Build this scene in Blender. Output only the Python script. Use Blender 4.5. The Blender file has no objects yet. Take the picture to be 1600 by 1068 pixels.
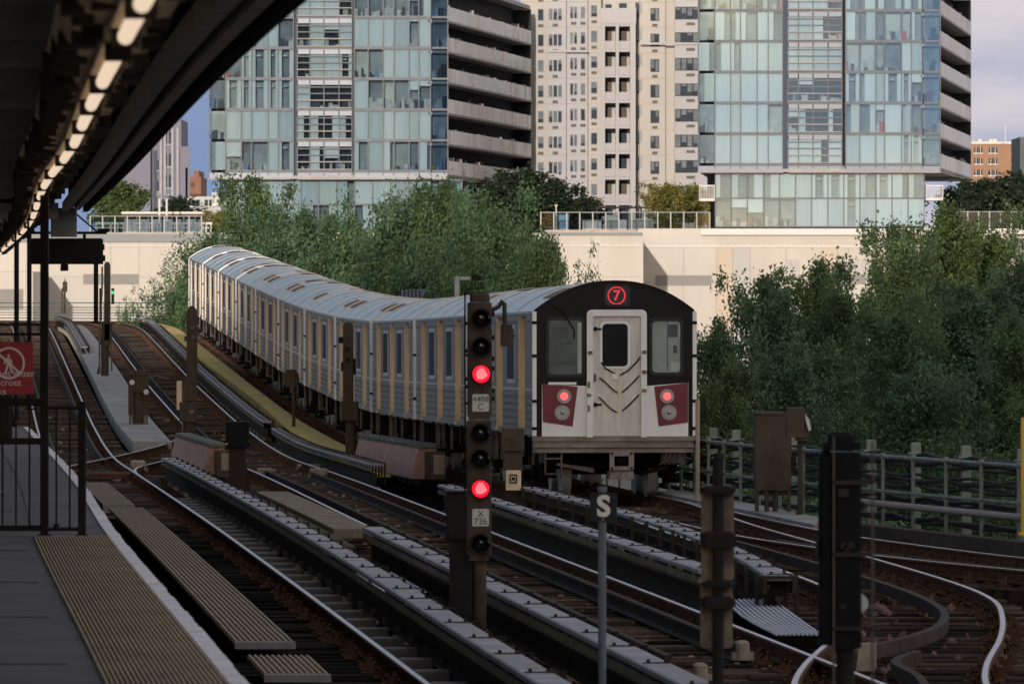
import bpy, math, random
import numpy as np
from mathutils import Vector, Matrix
R = math.radians
rng = random.Random(7)
scene = bpy.context.scene
COL = scene.collection
FPX, HC, YH, SL = 11700.0, 3.1, 470.0, 0.0765   # focal length (px of 1600), eye height, horizon row, plan slope of the line
PHI = math.atan(SL)

# ------------------------------------------------------------------ maths
def lerp_table(t, x):
    if x <= t[0][0]: return t[0][1]
    if x >= t[-1][0]: return t[-1][1]
    for i in range(len(t)-1):
        if t[i][0] <= x <= t[i+1][0]:
            x0, y0 = t[i]; x1, y1 = t[i+1]
            def slope(k):
                a = max(k-1, 0); b = min(k+1, len(t)-1)
                return (t[b][1]-t[a][1])/(t[b][0]-t[a][0])
            h = x1-x0; u = (x-x0)/h; m0 = slope(i)*h; m1 = slope(i+1)*h
            return (2*u**3-3*u*u+1)*y0+(u**3-2*u*u+u)*m0+(-2*u**3+3*u*u)*y1+(u**3-u*u)*m1
ZT = [(0,.15),(60,.1),(98,0),(127,-.15),(147,-.28),(167,-.42),(180,-.40),(190,-.31),(204,-.14),(226,.28),(260,.99),(289,1.6),(308,1.93),(330,2.04),(365,2.05),(520,2.05)]
def zr(s): return lerp_table(ZT, s)
SB = 365.0
def fr(c, s, z=0.0):
    """point at lateral place c, distance s along the line, z above the rail heads"""
    if s <= SB: return Vector((c-SL*s, s, zr(s)+z))
    a = (s-SB)/94.0
    lat = (c+87)*math.cos(a)-87; f = (c+87)*math.sin(a)
    return Vector((lat-SL*(SB+f), SB+f, zr(s)+z))
def pxw(px, py, Y):
    return Vector(((px-800)*Y/FPX, Y, HC-(py-YH)*Y/FPX))
def pc(px, Y): return (px-800)*Y/FPX+SL*Y

# ------------------------------------------------------------------ materials
MATS = {}
def mat(name, col, rough=.7, metal=0.0, var=.18, scale=3.0, bump=0.0, stretch=(1,1,1), coat=0.0, col2=None, amt=(.45,.7), emit=None, estr=1.0, spec=.5, coord='Object', rand=0):
    if name in MATS: return MATS[name]
    m = bpy.data.materials.new(name); m.use_nodes = True
    nt = m.node_tree; N = nt.nodes; L = nt.links
    b = N['Principled BSDF']
    b.inputs['Roughness'].default_value = rough; b.inputs['Metallic'].default_value = metal
    if max(col) < .065 and spec == .5: spec = .12
    b.inputs['Specular IOR Level'].default_value = spec
    if coat: b.inputs['Coat Weight'].default_value = coat; b.inputs['Coat Roughness'].default_value = .08
    tc = N.new('ShaderNodeTexCoord'); mp = N.new('ShaderNodeMapping')
    mp.inputs['Scale'].default_value = stretch
    L.new(tc.outputs[coord], mp.inputs['Vector'])
    nz = N.new('ShaderNodeTexNoise'); nz.inputs['Scale'].default_value = scale; nz.inputs['Detail'].default_value = 6; nz.inputs['Roughness'].default_value = .65
    L.new(mp.outputs[0], nz.inputs['Vector'])
    mix = N.new('ShaderNodeMix'); mix.data_type = 'RGBA'
    mr = N.new('ShaderNodeMapRange'); mr.inputs[1].default_value = .3; mr.inputs[2].default_value = .7
    L.new(nz.outputs['Fac'], mr.inputs[0]); L.new(mr.outputs[0], mix.inputs[0])
    mix.inputs[6].default_value = tuple(c*(1-var) for c in col)+(1,)
    mix.inputs[7].default_value = tuple(min(1, c*(1+var)) for c in col)+(1,)
    out = mix.outputs[2]
    if col2:
        n2 = N.new('ShaderNodeTexNoise'); n2.inputs['Scale'].default_value = scale*.6; n2.inputs['Detail'].default_value = 8; n2.inputs['Roughness'].default_value = .7
        L.new(mp.outputs[0], n2.inputs['Vector'])
        m2 = N.new('ShaderNodeMapRange'); m2.inputs[1].default_value = amt[0]; m2.inputs[2].default_value = amt[1]
        L.new(n2.outputs['Fac'], m2.inputs[0])
        mx = N.new('ShaderNodeMix'); mx.data_type = 'RGBA'
        L.new(m2.outputs[0], mx.inputs[0]); L.new(out, mx.inputs[6]); mx.inputs[7].default_value = tuple(col2)+(1,)
        out = mx.outputs[2]
    if rand:
        oi = N.new('ShaderNodeObjectInfo'); gi = N.new('ShaderNodeNewGeometry'); ad = N.new('ShaderNodeMath'); L.new(oi.outputs['Random'], ad.inputs[0]); L.new(gi.outputs['Random Per Island'], ad.inputs[1])
        fr_ = N.new('ShaderNodeMath'); fr_.operation = 'FRACT'; L.new(ad.outputs[0], fr_.inputs[0])
        mrv = N.new('ShaderNodeMapRange'); mrv.inputs[3].default_value = 1-rand; mrv.inputs[4].default_value = 1+rand; L.new(fr_.outputs[0], mrv.inputs[0])
        hv = N.new('ShaderNodeHueSaturation'); L.new(mrv.outputs[0], hv.inputs['Value']); L.new(out, hv.inputs['Color']); out = hv.outputs[0]
    L.new(out, b.inputs['Base Color'])
    rr = N.new('ShaderNodeMapRange'); rr.inputs[3].default_value = max(.02, rough-.1); rr.inputs[4].default_value = min(1, rough+.12)
    L.new(nz.outputs['Fac'], rr.inputs[0]); L.new(rr.outputs[0], b.inputs['Roughness'])
    if bump:
        bp = N.new('ShaderNodeBump'); bp.inputs['Strength'].default_value = bump; bp.inputs['Distance'].default_value = .02
        L.new(nz.outputs['Fac'], bp.inputs['Height']); L.new(bp.outputs[0], b.inputs['Normal'])
    if emit:
        b.inputs['Emission Color'].default_value = tuple(emit)+(1,); b.inputs['Emission Strength'].default_value = estr
    MATS[name] = m; return m

def leaf_mat(name, c1, c2, tr=.35):
    m = bpy.data.materials.new(name); m.use_nodes = True
    nt = m.node_tree; N = nt.nodes; L = nt.links
    b = N['Principled BSDF']; b.inputs['Roughness'].default_value = .55; b.inputs['Specular IOR Level'].default_value = .3
    g = N.new('ShaderNodeNewGeometry'); rp = N.new('ShaderNodeMix'); rp.data_type = 'RGBA'
    L.new(g.outputs['Random Per Island'], rp.inputs[0])
    rp.inputs[6].default_value = c1+(1,); rp.inputs[7].default_value = c2+(1,)
    tc = N.new('ShaderNodeTexCoord'); nz = N.new('ShaderNodeTexNoise'); nz.inputs['Scale'].default_value = .9
    L.new(tc.outputs['Object'], nz.inputs['Vector'])
    hs = N.new('ShaderNodeHueSaturation'); mr = N.new('ShaderNodeMapRange'); mr.inputs[1].default_value = .3; mr.inputs[2].default_value = .7; mr.inputs[3].default_value = .6; mr.inputs[4].default_value = 1.5
    L.new(nz.outputs['Fac'], mr.inputs[0]); L.new(mr.outputs[0], hs.inputs['Value']); L.new(rp.outputs[2], hs.inputs['Color'])
    L.new(hs.outputs[0], b.inputs['Base Color'])
    t = N.new('ShaderNodeBsdfTranslucent'); L.new(hs.outputs[0], t.inputs['Color'])
    mx = N.new('ShaderNodeMixShader'); mx.inputs[0].default_value = tr
    L.new(b.outputs[0], mx.inputs[1]); L.new(t.outputs[0], mx.inputs[2]); L.new(mx.outputs[0], N['Material Output'].inputs['Surface'])
    MATS[name] = m; return m

def glass_mat(name, tint, refl, rough=.03, gcol=(1,1,1)):
    m = bpy.data.materials.new(name); m.use_nodes = True
    nt = m.node_tree; N = nt.nodes; L = nt.links
    for n in list(N):
        if n.type == 'BSDF_PRINCIPLED': N.remove(n)
    t = N.new('ShaderNodeBsdfTransparent'); t.inputs[0].default_value = tint+(1,)
    g = N.new('ShaderNodeBsdfGlossy'); g.inputs[0].default_value = gcol+(1,); g.inputs['Roughness'].default_value = rough
    mx = N.new('ShaderNodeMixShader'); mx.inputs[0].default_value = refl
    L.new(t.outputs[0], mx.inputs[1]); L.new(g.outputs[0], mx.inputs[2]); L.new(mx.outputs[0], N['Material Output'].inputs['Surface'])
    MATS[name] = m; return m

M = {}
M['rail_top'] = mat('polished_rail_steel', (.36,.36,.385), .38, .6, .3, 1.0)
M['rail_rust'] = mat('rusty_rail_side', (.10,.056,.038), .9, 0, .4, 9, .2, spec=.03)
M['guard'] = mat('worn_guard_rail', (.055,.042,.036), .85, 0, .4, 4, spec=.1)
M['tie'] = mat('weathered_tie', (.047,.034,.027), .95, 0, .5, 5, .4, (1,6,3), col2=(.13,.10,.08), amt=(.5,.75), spec=.03, rand=.75)
M['tiedark'] = mat('creosoted_tie', (.012,.011,.0105), .95, 0, .5, 5, .3, (1,6,3), spec=.02, rand=.8)  # near ties of the platform track: station shade put into the colour
M['deck'] = mat('black_deck', (.010,.0095,.009), .95, 0, .4, 2, spec=0)
M['walk'] = mat('concrete_walk', (.27,.27,.28), .9, 0, .2, 2.5, .1, col2=(.15,.13,.11))
M['tanwalk'] = mat('tan_walk', (.62,.45,.13), .9, 0, .2, 1.5, .1, col2=(.28,.22,.12), amt=(.5,.75))
M['board'] = mat('walk_board', (.20,.17,.125), .9, 0, .25, 3, .2, col2=(.12,.1,.085), spec=.1)
M['cover'] = mat('cover_board', (.265,.265,.30), .75, 0, .3, 2.5, .1, col2=(.17,.15,.14))
M['clip'] = mat('dark_clip', (.03,.026,.024), .8, 0, .3, 6)
M['contact'] = mat('contact_rail', (.045,.037,.032), .85, 0, .3, 4, spec=.05)
M['insul'] = mat('pale_insulator', (.27,.225,.18), .8, 0, .3, 6)
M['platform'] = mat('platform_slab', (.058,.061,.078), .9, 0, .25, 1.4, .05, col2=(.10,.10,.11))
M['tactile'] = mat('tactile_strip', (.23,.19,.13), .85, 0, .2, 2, .1, col2=(.15,.13,.1))
M['edge'] = mat('white_edge', (.62,.63,.69), .85, 0, .2, 5, .1, col2=(.3,.3,.34), amt=(.5,.75), spec=.1)
M['black'] = mat('black_paint', (.012,.011,.012), .6, 0, .3, 5)
M['sigbrown'] = mat('signal_brown', (.05,.042,.037), .8, 0, .35, 6, .2, col2=(.1,.075,.055))
M['sigblack'] = mat('signal_black', (.016,.014,.015), .65, 0, .4, 8)
M['boxbrown'] = mat('cabinet_brown', (.07,.052,.044), .8, 0, .3, 3, .1, col2=(.1,.08,.07), spec=.12)
M['lens_dark'] = mat('dark_lens', (.008,.01,.014), .08, 0, .2, 4, coat=1)
M['lens_red'] = mat('lit_red_lens', (.4,.005,.02), .3, 0, .2, 40, emit=(1,.012,.04), estr=1.1)
M['lens_red2'] = mat('lit_red_core', (.8,.3,.3), .3, 0, .2, 40, emit=(1,.16,.18), estr=1.25)
M['lens_green'] = mat('lit_green_lens', (.02,.3,.15), .3, emit=(.05,.8,.4), estr=1.0)
M['plate'] = mat('pale_plate', (.5,.52,.53), .6, 0, .15, 8)
M['ink'] = mat('ink', (.02,.02,.025), .7)
M['white'] = mat('white_paint', (.66,.66,.68), .6, 0, .1, 5)
M['ss'] = mat('stainless_side', (.235,.218,.212), .5, .15, .28, 3, .03, (1,1,.25), col2=(.2,.17,.15), amt=(.55,.85))
M['ssdark'] = mat('stainless_shadow', (.15,.145,.145), .6, .1, .25, 3)  # darker stainless for door leaves, end walls and side ribs
M['roof'] = mat('grey_roof', (.50,.485,.475), .33, .5, .28, .9, .03, (1.2,.8,1), col2=(.40,.39,.39), amt=(.55,.8))
M['roofrib'] = mat('roof_rib', (.58,.575,.57), .45, .3, .2, 4)
M['rustpatch'] = mat('rust_patch', (.22,.125,.08), .9, 0, .4, 6, .2, col2=(.3,.25,.22), spec=.1)
M['roofdark'] = mat('dark_roof_patch', (.06,.06,.07), .7, 0, .3, 4)
M['tan'] = mat('tan_door_jamb', (.70,.555,.40), .6, 0, .25, 4, 0, (1,1,.4), col2=(.42,.31,.21), amt=(.55,.8))  # warm light reflected onto the jambs is put into this tan; also tan fittings
M['trainwhite'] = mat('train_white', (.77,.785,.82), .5, 0, .08, 3, 0, (1,1,.3), col2=(.45,.41,.38), amt=(.6,.8))
M['trainblack'] = mat('train_black', (.011,.011,.013), .35, 0, .25, 3, coat=.06)
M['maroon'] = mat('maroon_panel', (.15,.012,.026), .45, 0, .15, 3, coat=.08)
M['glassdark'] = mat('dark_train_glass', (.012,.015,.02), .5, 0, .3, 3, spec=.1)
M['glasspale'] = mat('pale_blind_glass', (.2,.25,.24), .15, 0, .3, 1.6, coat=.4)
M['doorss'] = mat('end_door_steel', (.60,.585,.58), .5, .25, .18, 4, 0, (3,3,.5), col2=(.40,.35,.32), amt=(.55,.8))
M['under'] = mat('underframe', (.010,.0085,.008), .95, 0, .5, 4, .3, col2=(.04,.028,.022), amt=(.55,.8), spec=.03)
M['undergrey'] = mat('underframe_grey', (.13,.115,.108), .85, 0, .35, 4, .2, col2=(.075,.05,.036), spec=.1)
M['anticl'] = mat('buffer_steel', (.24,.225,.21), .55, .4, .25, 5, 0, (.5,1,1), col2=(.14,.08,.05))
M['wheel'] = mat('wheel_steel', (.55,.55,.57), .35, .3, .2, 5)
M['lamp_red'] = mat('lit_tail_lamp', (.5,.05,.05), .3, emit=(1,.12,.13), estr=1.3)
M['lamp_clear'] = mat('clear_lamp', (.3,.3,.31), .1, .8, .3, 8)
M['bezel'] = mat('lamp_bezel', (.36,.33,.31), .3, .6, .2, 8)
M['led_red'] = mat('lit_route_sign', (.4,.02,.03), .5, emit=(.85,.04,.06), estr=.75)
M['signglass'] = mat('route_sign_glass', (.02,.024,.026), .15, 0, .2, 4, coat=.5)
M['railing'] = mat('grey_green_steel', (.20,.26,.24), .7, .1, .3, 5, .1, col2=(.12,.1,.08))
M['cable'] = mat('dark_cable', (.035,.035,.04), .7, 0, .4, 8)
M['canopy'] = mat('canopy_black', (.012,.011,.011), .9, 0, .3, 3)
M['canopybeam'] = mat('canopy_beam', (.42,.40,.39), .85, 0, .3, 3, .1)
M['fixture'] = mat('lamp_tray', (.52,.42,.29), .85, 0, .5, 7, .3, col2=(.2,.15,.1))
M['tube'] = mat('lit_tube', (.8,.75,.65), .5, emit=(1,.77,.56), estr=.82)
M['signred'] = mat('sign_red', (.28,.015,.03), .5, 0, .1, 4)
M['pinkwood'] = mat('faded_red_boards', (.34,.20,.18), .9, 0, .35, 5, .2, (6,1,1))
M['greywood'] = mat('grey_boards', (.15,.155,.14), .95, 0, .5, 5, .5, col2=(.08,.075,.065), spec=.05)
M['yellow'] = mat('yellow_paint', (.6,.38,.04), .6)
M['tanpole'] = mat('tan_pole', (.33,.27,.19), .7)
M['rib'] = mat('pale_rib', (.50,.52,.6), .7, 0, .2, 4)
# ------------------------------------------------------------------ mesh builder
SPLIT = {'joint','clamp','lower_panel','hinge','safety_bar','handle','hose','holder','bolt','panel','vent_band','parapet','coping','roof_fitting','number_plate','spandrel','conduit','fitting','bracket','pilaster','balcony_slab','balcony_door','cornice','column','prohibition','shaft','walking_figure_x','edge_beam','rail','cable','bottom_trim'}
class MB:
    def __init__(s): s.v = []; s.f = []; s.m = []; s.sm = []; s.g = []
    def split(s, name, mats, parent, origin, loc, rz):
        # one object for every piece that does not touch the others
        bb = []
        for (a, b, fa, fb) in s.g:
            p = s.v[a:b]; bb.append([min(q[k] for q in p) for k in range(3)]+[max(q[k] for q in p) for k in range(3)])
        par = list(range(len(bb)))
        def root(i):
            while par[i] != i: i = par[i]
            return i
        for i in range(len(bb)):
            for j in range(i):
                if all(bb[i][k] <= bb[j][k+3]+.006 and bb[j][k] <= bb[i][k+3]+.006 for k in range(3)): par[root(i)] = root(j)
        out = {}
        for i, (a, b, fa, fb) in enumerate(s.g):
            m = out.setdefault(root(i), MB()); o = len(m.v)-a; m.v += s.v[a:b]
            m.f += [[q+o for q in f] for f in s.f[fa:fb]]; m.m += s.m[fa:fb]; m.sm += s.sm[fa:fb]
        for m in out.values(): r = link(name, m.mesh(name, mats, origin), parent, loc, rz)
        return r
    def add(s, vs, fs, m=0, smooth=False):
        o = len(s.v); s.v += [tuple(p) for p in vs]
        fa = len(s.f)
        for f in fs: s.f.append([o+i for i in f]); s.m.append(m); s.sm.append(smooth)
        s.g.append((o, len(s.v), fa, len(s.f)))
    def box(s, x0, x1, y0, y1, z0, z1, m=0):
        s.add([(x0,y0,z0),(x1,y0,z0),(x1,y1,z0),(x0,y1,z0),(x0,y0,z1),(x1,y0,z1),(x1,y1,z1),(x0,y1,z1)],
              [(0,3,2,1),(4,5,6,7),(0,1,5,4),(1,2,6,5),(2,3,7,6),(3,0,4,7)], m)
    def bbox(s, x0, x1, y0, y1, z0, z1, b=.01, m=0):
        """box with chamfered vertical and top edges"""
        pl = [(x0+b,y0),(x1-b,y0),(x1,y0+b),(x1,y1-b),(x1-b,y1),(x0+b,y1),(x0,y1-b),(x0,y0+b)]
        cx, cy = (x0+x1)/2, (y0+y1)/2
        def ins(p): return (p[0]+(b if p[0] < cx else -b), p[1]+(b if p[1] < cy else -b))
        lo = [(p[0],p[1],z0) for p in pl]; mi = [(p[0],p[1],z1-b) for p in pl]; hi = [ins(p)+(z1,) for p in pl]
        fs = [tuple(range(7,-1,-1)), tuple(range(16,24))]
        for i in range(8):
            j = (i+1) % 8
            fs += [(i,j,8+j,8+i), (8+i,8+j,16+j,16+i)]
        s.add(lo+mi+hi, fs, m)
    def hexa(s, p, m=0): s.add(p, [(0,3,2,1),(4,5,6,7),(0,1,5,4),(1,2,6,5),(2,3,7,6),(3,0,4,7)], m)
    def quad(s, a, b, c, d, m=0): s.add([a,b,c,d], [(0,1,2,3)], m)
    def cyl(s, p0, p1, r, n=10, r2=None, m=0, smooth=True, caps=True):
        p0 = Vector(p0); p1 = Vector(p1); r2 = r if r2 is None else r2
        d = (p1-p0).normalized(); a = Vector((1,0,0)) if abs(d.x) < .9 else Vector((0,1,0))
        u = d.cross(a).normalized(); w = d.cross(u)
        vs = []
        for p, q in ((p0, r), (p1, r2)):
            for i in range(n):
                t = 2*math.pi*i/n; vs.append(p+u*(q*math.cos(t))+w*(q*math.sin(t)))
        s.add(vs, [(i,(i+1)%n,n+(i+1)%n,n+i) for i in range(n)], m, smooth)
        if caps: s.add(vs, [tuple(range(n-1,-1,-1)), tuple(range(n,2*n))], m)
    def tube(s, pts, r, n=6, m=0):
        pts = [Vector(p) for p in pts]; rings = []
        for i, p in enumerate(pts):
            d = (pts[min(i+1,len(pts)-1)]-pts[max(i-1,0)]).normalized()
            a = Vector((0,0,1)) if abs(d.z) < .9 else Vector((1,0,0))
            u = d.cross(a).normalized(); w = u.cross(d)
            rings.append([p+u*(r*math.cos(2*math.pi*k/n))+w*(r*math.sin(2*math.pi*k/n)) for k in range(n)])
        vs = [q for g in rings for q in g]; fs = []
        for i in range(len(pts)-1):
            for k in range(n):
                fs.append((i*n+k, i*n+(k+1)%n, (i+1)*n+(k+1)%n, (i+1)*n+k))
        s.add(vs, fs, m, True)
        s.add(rings[0], [tuple(range(n))], m); s.add(rings[-1], [tuple(range(n-1,-1,-1))], m)
    def sweep(s, prof, path, m=0, mats=None, closed=True, caps=True):
        """prof: list of (lateral, z); path: list of Vector; swept with level lateral axis"""
        n = len(prof); vs = []; fa = len(s.f)
        for i, p in enumerate(path):
            d = path[min(i+1,len(path)-1)]-path[max(i-1,0)]; d.z = 0; d.normalize()
            lat = Vector((d.y, -d.x, 0))
            for (a, z) in prof: vs.append(p+lat*a+Vector((0,0,z)))
        o = len(s.v); s.v += [tuple(p) for p in vs]
        for i in range(len(path)-1):
            for k in range(n if closed else n-1):
                k2 = (k+1) % n
                s.f.append([o+i*n+k, o+i*n+k2, o+(i+1)*n+k2, o+(i+1)*n+k]); s.m.append(mats[k] if mats else m); s.sm.append(False)
        if caps and closed:
            s.f.append([o+k for k in range(n-1,-1,-1)]); s.m.append(m); s.sm.append(False)
            e = o+(len(path)-1)*n; s.f.append([e+k for k in range(n)]); s.m.append(m); s.sm.append(False)
        s.g.append((o, len(s.v), fa, len(s.f)))
    def prism(s, poly, a, b, axis='y', m=0):
        """poly of (x,z) extruded along y from a to b (axis y), or (x,y) along z (axis z)"""
        n = len(poly)
        if axis == 'y': vs = [(x,a,z) for x,z in poly]+[(x,b,z) for x,z in poly]
        elif axis == 'z': vs = [(x,y,a) for x,y in poly]+[(x,y,b) for x,y in poly]
        else: vs = [(a,y,z) for y,z in poly]+[(b,y,z) for y,z in poly]
        s.add(vs, [(i,(i+1)%n,n+(i+1)%n,n+i) for i in range(n)]+[tuple(range(n-1,-1,-1)), tuple(range(n,2*n))], m)
    def mesh(s, name, mats, origin=None):
        me = bpy.data.meshes.new(name)
        v = s.v
        if origin is not None:
            o = Vector(origin); v = [(p[0]-o.x,p[1]-o.y,p[2]-o.z) for p in v]
        me.from_pydata(v, [], s.f)
        if not isinstance(mats, (list, tuple)): mats = [mats]
        for q in mats: me.materials.append(q)
        me.polygons.foreach_set('material_index', s.m)
        me.polygons.foreach_set('use_smooth', s.sm)
        me.update(); return me
    def build(s, name, mats, parent=None, origin=None, loc=None, rz=0):
        if parent is not None and name in SPLIT: return s.split(name, mats, parent, origin, loc, rz)
        return link(name, s.mesh(name, mats, origin), parent, loc, rz)
def link(name, me, parent=None, loc=None, rz=0, label=None):
    o = bpy.data.objects.new(name, me); COL.objects.link(o)
    if parent is not None: o.parent = parent
    if loc is not None: o.location = loc
    if rz: o.rotation_euler = (0,0,rz)
    if label: o['label'] = label
    return o
def tag(o, label, cat, group=None):
    o['label'] = label; o['category'] = cat
    if group: o['group'] = group
    return o
def thing(name, label, cat, loc=(0,0,0), rz=0, group=None):
    o = bpy.data.objects.new(name, None); COL.objects.link(o); o.empty_display_size = .2
    o.location = loc
    if rz: o.rotation_euler = (0,0,rz)
    return tag(o, label, cat, group)
def struct(o): o['kind'] = 'structure'; return o
def stuff(o): o['kind'] = 'stuff'; return o
def copy_tree(o, parent=None):
    c = o.copy(); COL.objects.link(c)
    if parent is not None: c.parent = parent
    for ch in list(o.children): copy_tree(ch, c)
    return c
def text(name, body, size, m, parent, loc, depth=.004, rot=(math.pi/2,0,0), sx=1.0, bold=0):
    cu = bpy.data.curves.new(name, 'FONT'); cu.body = body; cu.size = size; cu.extrude = depth
    cu.offset = bold; cu.align_x = 'CENTER'; cu.align_y = 'CENTER'
    o = bpy.data.objects.new(name, cu); COL.objects.link(o)
    bpy.context.view_layer.update()
    me = bpy.data.meshes.new_from_object(o.evaluated_get(bpy.context.evaluated_depsgraph_get()))
    bpy.data.objects.remove(o); bpy.data.curves.remove(cu)
    me.materials.clear(); me.materials.append(m)
    t = link(name, me, parent, loc); t.rotation_euler = rot; t.scale = (sx,1,1)
    return t
def xyz_lines(a, b, step):
    n = max(2, int(round((b-a)/step))+1); return [a+(b-a)*i/(n-1) for i in range(n)]

# ------------------------------------------------------------------ camera, world, sun
cam = bpy.data.cameras.new('camera'); camo = bpy.data.objects.new('camera', cam); COL.objects.link(camo)
camo.location = (0,0,HC); camo.rotation_euler = (math.pi/2,0,0)
cam.sensor_width = 36; cam.lens = FPX*36/1600; cam.shift_y = -(534-YH)/1600
cam.clip_start = .5; cam.clip_end = 6000
cam.dof.use_dof = True; cam.dof.focus_distance = 128; cam.dof.aperture_fstop = 12
scene.camera = camo
SUN_EL, SUN_AZ = R(8), R(6)          # sun behind the camera, a little to its left
sd = Vector((math.sin(SUN_AZ)*math.cos(SUN_EL), math.cos(SUN_AZ)*math.cos(SUN_EL), -math.sin(SUN_EL)))
sl = bpy.data.lights.new('sun', 'SUN'); sl.energy = 3.2; sl.angle = R(.5); sl.color = (1,.92,.83)
so = bpy.data.objects.new('sun', sl); COL.objects.link(so); so.location = (-60,-100,150)
so.rotation_euler = sd.to_track_quat('-Z','Y').to_euler()
w = bpy.data.worlds.new('World'); scene.world = w; w.use_nodes = True
nt = w.node_tree; N = nt.nodes; L = nt.links; bg = N['Background']
sky = N.new('ShaderNodeTexSky'); sky.sky_type = 'NISHITA'; sky.sun_disc = False
sky.sun_elevation = SUN_EL; sky.sun_rotation = math.pi+SUN_AZ; sky.air_density = 1.0; sky.dust_density = 1.0; sky.ozone_density = 1
tc = N.new('ShaderNodeTexCoord'); mp = N.new('ShaderNodeMapping'); mp.inputs['Scale'].default_value = (1,1,2.6)
L.new(tc.outputs['Generated'], mp.inputs[0])
nz = N.new('ShaderNodeTexNoise'); nz.inputs['Scale'].default_value = 9; nz.inputs['Detail'].default_value = 9; nz.inputs['Roughness'].default_value = .55; nz.inputs['Distortion'].default_value = .3
L.new(mp.outputs[0], nz.inputs['Vector'])
ramp = N.new('ShaderNodeMapRange'); ramp.inputs[1].default_value = .40; ramp.inputs[2].default_value = .62; ramp.interpolation_type = 'SMOOTHSTEP'
sep = N.new('ShaderNodeSeparateXYZ'); L.new(tc.outputs['Generated'], sep.inputs[0])
# more cloud to the right of the view, clear blue to its left
add = N.new('ShaderNodeMath'); add.operation = 'MULTIPLY_ADD'; add.inputs[1].default_value = 2.2; L.new(sep.outputs[0], add.inputs[0]); L.new(nz.outputs['Fac'], add.inputs[2])
L.new(add.outputs[0], ramp.inputs[0])
n2 = N.new('ShaderNodeTexNoise'); n2.inputs['Scale'].default_value = 40; n2.inputs['Detail'].default_value = 7
L.new(mp.outputs[0], n2.inputs['Vector'])
cc = N.new('ShaderNodeMix'); cc.data_type = 'RGBA'; cr = N.new('ShaderNodeMapRange'); cr.inputs[1].default_value = .36; cr.inputs[2].default_value = .64; L.new(n2.outputs['Fac'], cr.inputs[0]); L.new(cr.outputs[0], cc.inputs[0])
CLD = 4.2
cc.inputs[6].default_value = (.72*CLD,.75*CLD,.98*CLD,1); cc.inputs[7].default_value = (1.1*CLD,1.02*CLD,1.07*CLD,1)
# clouds on the sun's side are lit warm, those away from it are lavender
wm = N.new('ShaderNodeMapRange'); wm.inputs[1].default_value = .6; wm.inputs[2].default_value = -.2; L.new(sep.outputs[1], wm.inputs[0])
cw = N.new('ShaderNodeMix'); cw.data_type = 'RGBA'; L.new(wm.outputs[0], cw.inputs[0]); L.new(cc.outputs[2], cw.inputs[6]); cw.inputs[7].default_value = (1.25*CLD,1.17*CLD,1.10*CLD,1); cc = cw
tint = N.new('ShaderNodeMix'); tint.data_type = 'RGBA'; tint.blend_type = 'MULTIPLY'; tint.inputs[0].default_value = 1; tint.inputs[7].default_value = (1.02,.98,.97,1)
L.new(sky.outputs[0], tint.inputs[6])
# the air low over the horizon, away from the sun, is a deep clear blue
low = N.new('ShaderNodeMapRange'); low.inputs[1].default_value = .35; low.inputs[2].default_value = .02; L.new(sep.outputs[2], low.inputs[0])
away = N.new('ShaderNodeMapRange'); away.inputs[1].default_value = .2; away.inputs[2].default_value = .8; L.new(sep.outputs[1], away.inputs[0])
lm_ = N.new('ShaderNodeMath'); lm_.operation = 'MULTIPLY'; L.new(low.outputs[0], lm_.inputs[0]); L.new(away.outputs[0], lm_.inputs[1])
bl = N.new('ShaderNodeMix'); bl.data_type = 'RGBA'; L.new(lm_.outputs[0], bl.inputs[0]); L.new(tint.outputs[2], bl.inputs[6]); bl.inputs[7].default_value = (1.5,2.05,3.4,1)
tint = bl
mx = N.new('ShaderNodeMix'); mx.data_type = 'RGBA'
L.new(ramp.outputs[0], mx.inputs[0]); L.new(tint.outputs[2], mx.inputs[6]); L.new(cc.outputs[2], mx.inputs[7])
L.new(mx.outputs[2], bg.inputs['Color']); bg.inputs['Strength'].default_value = .15
vs = scene.view_settings; vs.view_transform = 'Standard'; vs.look = 'None'; vs.exposure = 0; vs.gamma = 1
scene.cycles.max_bounces = 6; scene.cycles.transparent_max_bounces = 8
scene.cycles.use_denoising = True
# ------------------------------------------------------------------ ground, deck, tracks
g = MB(); g.box(-3000,3000,-900,5000,-8.6,-8.0)
struct(g.build('ground', mat('street_ground', (.07,.068,.06), .95, 0, .3, .05)))
S_ALL = [30+2.5*i for i in range(int((470-30)/2.5)+1)]
def deck_edge_r(s): return lerp_table([(30,15.5),(70,19.5),(88,17.5),(96,15.9),(106,14.3),(118,13.2),(130,12.9),(500,12.9)], s)
d = MB(); left = [fr(-6.0, s, -.45) for s in S_ALL]; right = [fr(deck_edge_r(s), s, -.45) for s in S_ALL]
for i in range(len(S_ALL)-1):
    a, b, c_, e = left[i], right[i], right[i+1], left[i+1]
    dn = Vector((0,0,-1.1))
    d.quad(a, b, c_, e); d.quad(a+dn, e+dn, c_+dn, b+dn, 0); d.quad(b, b+dn, c_+dn, c_); d.quad(a, e, e+dn, a+dn)
struct(d.build('track_deck', M['deck']))

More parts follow.
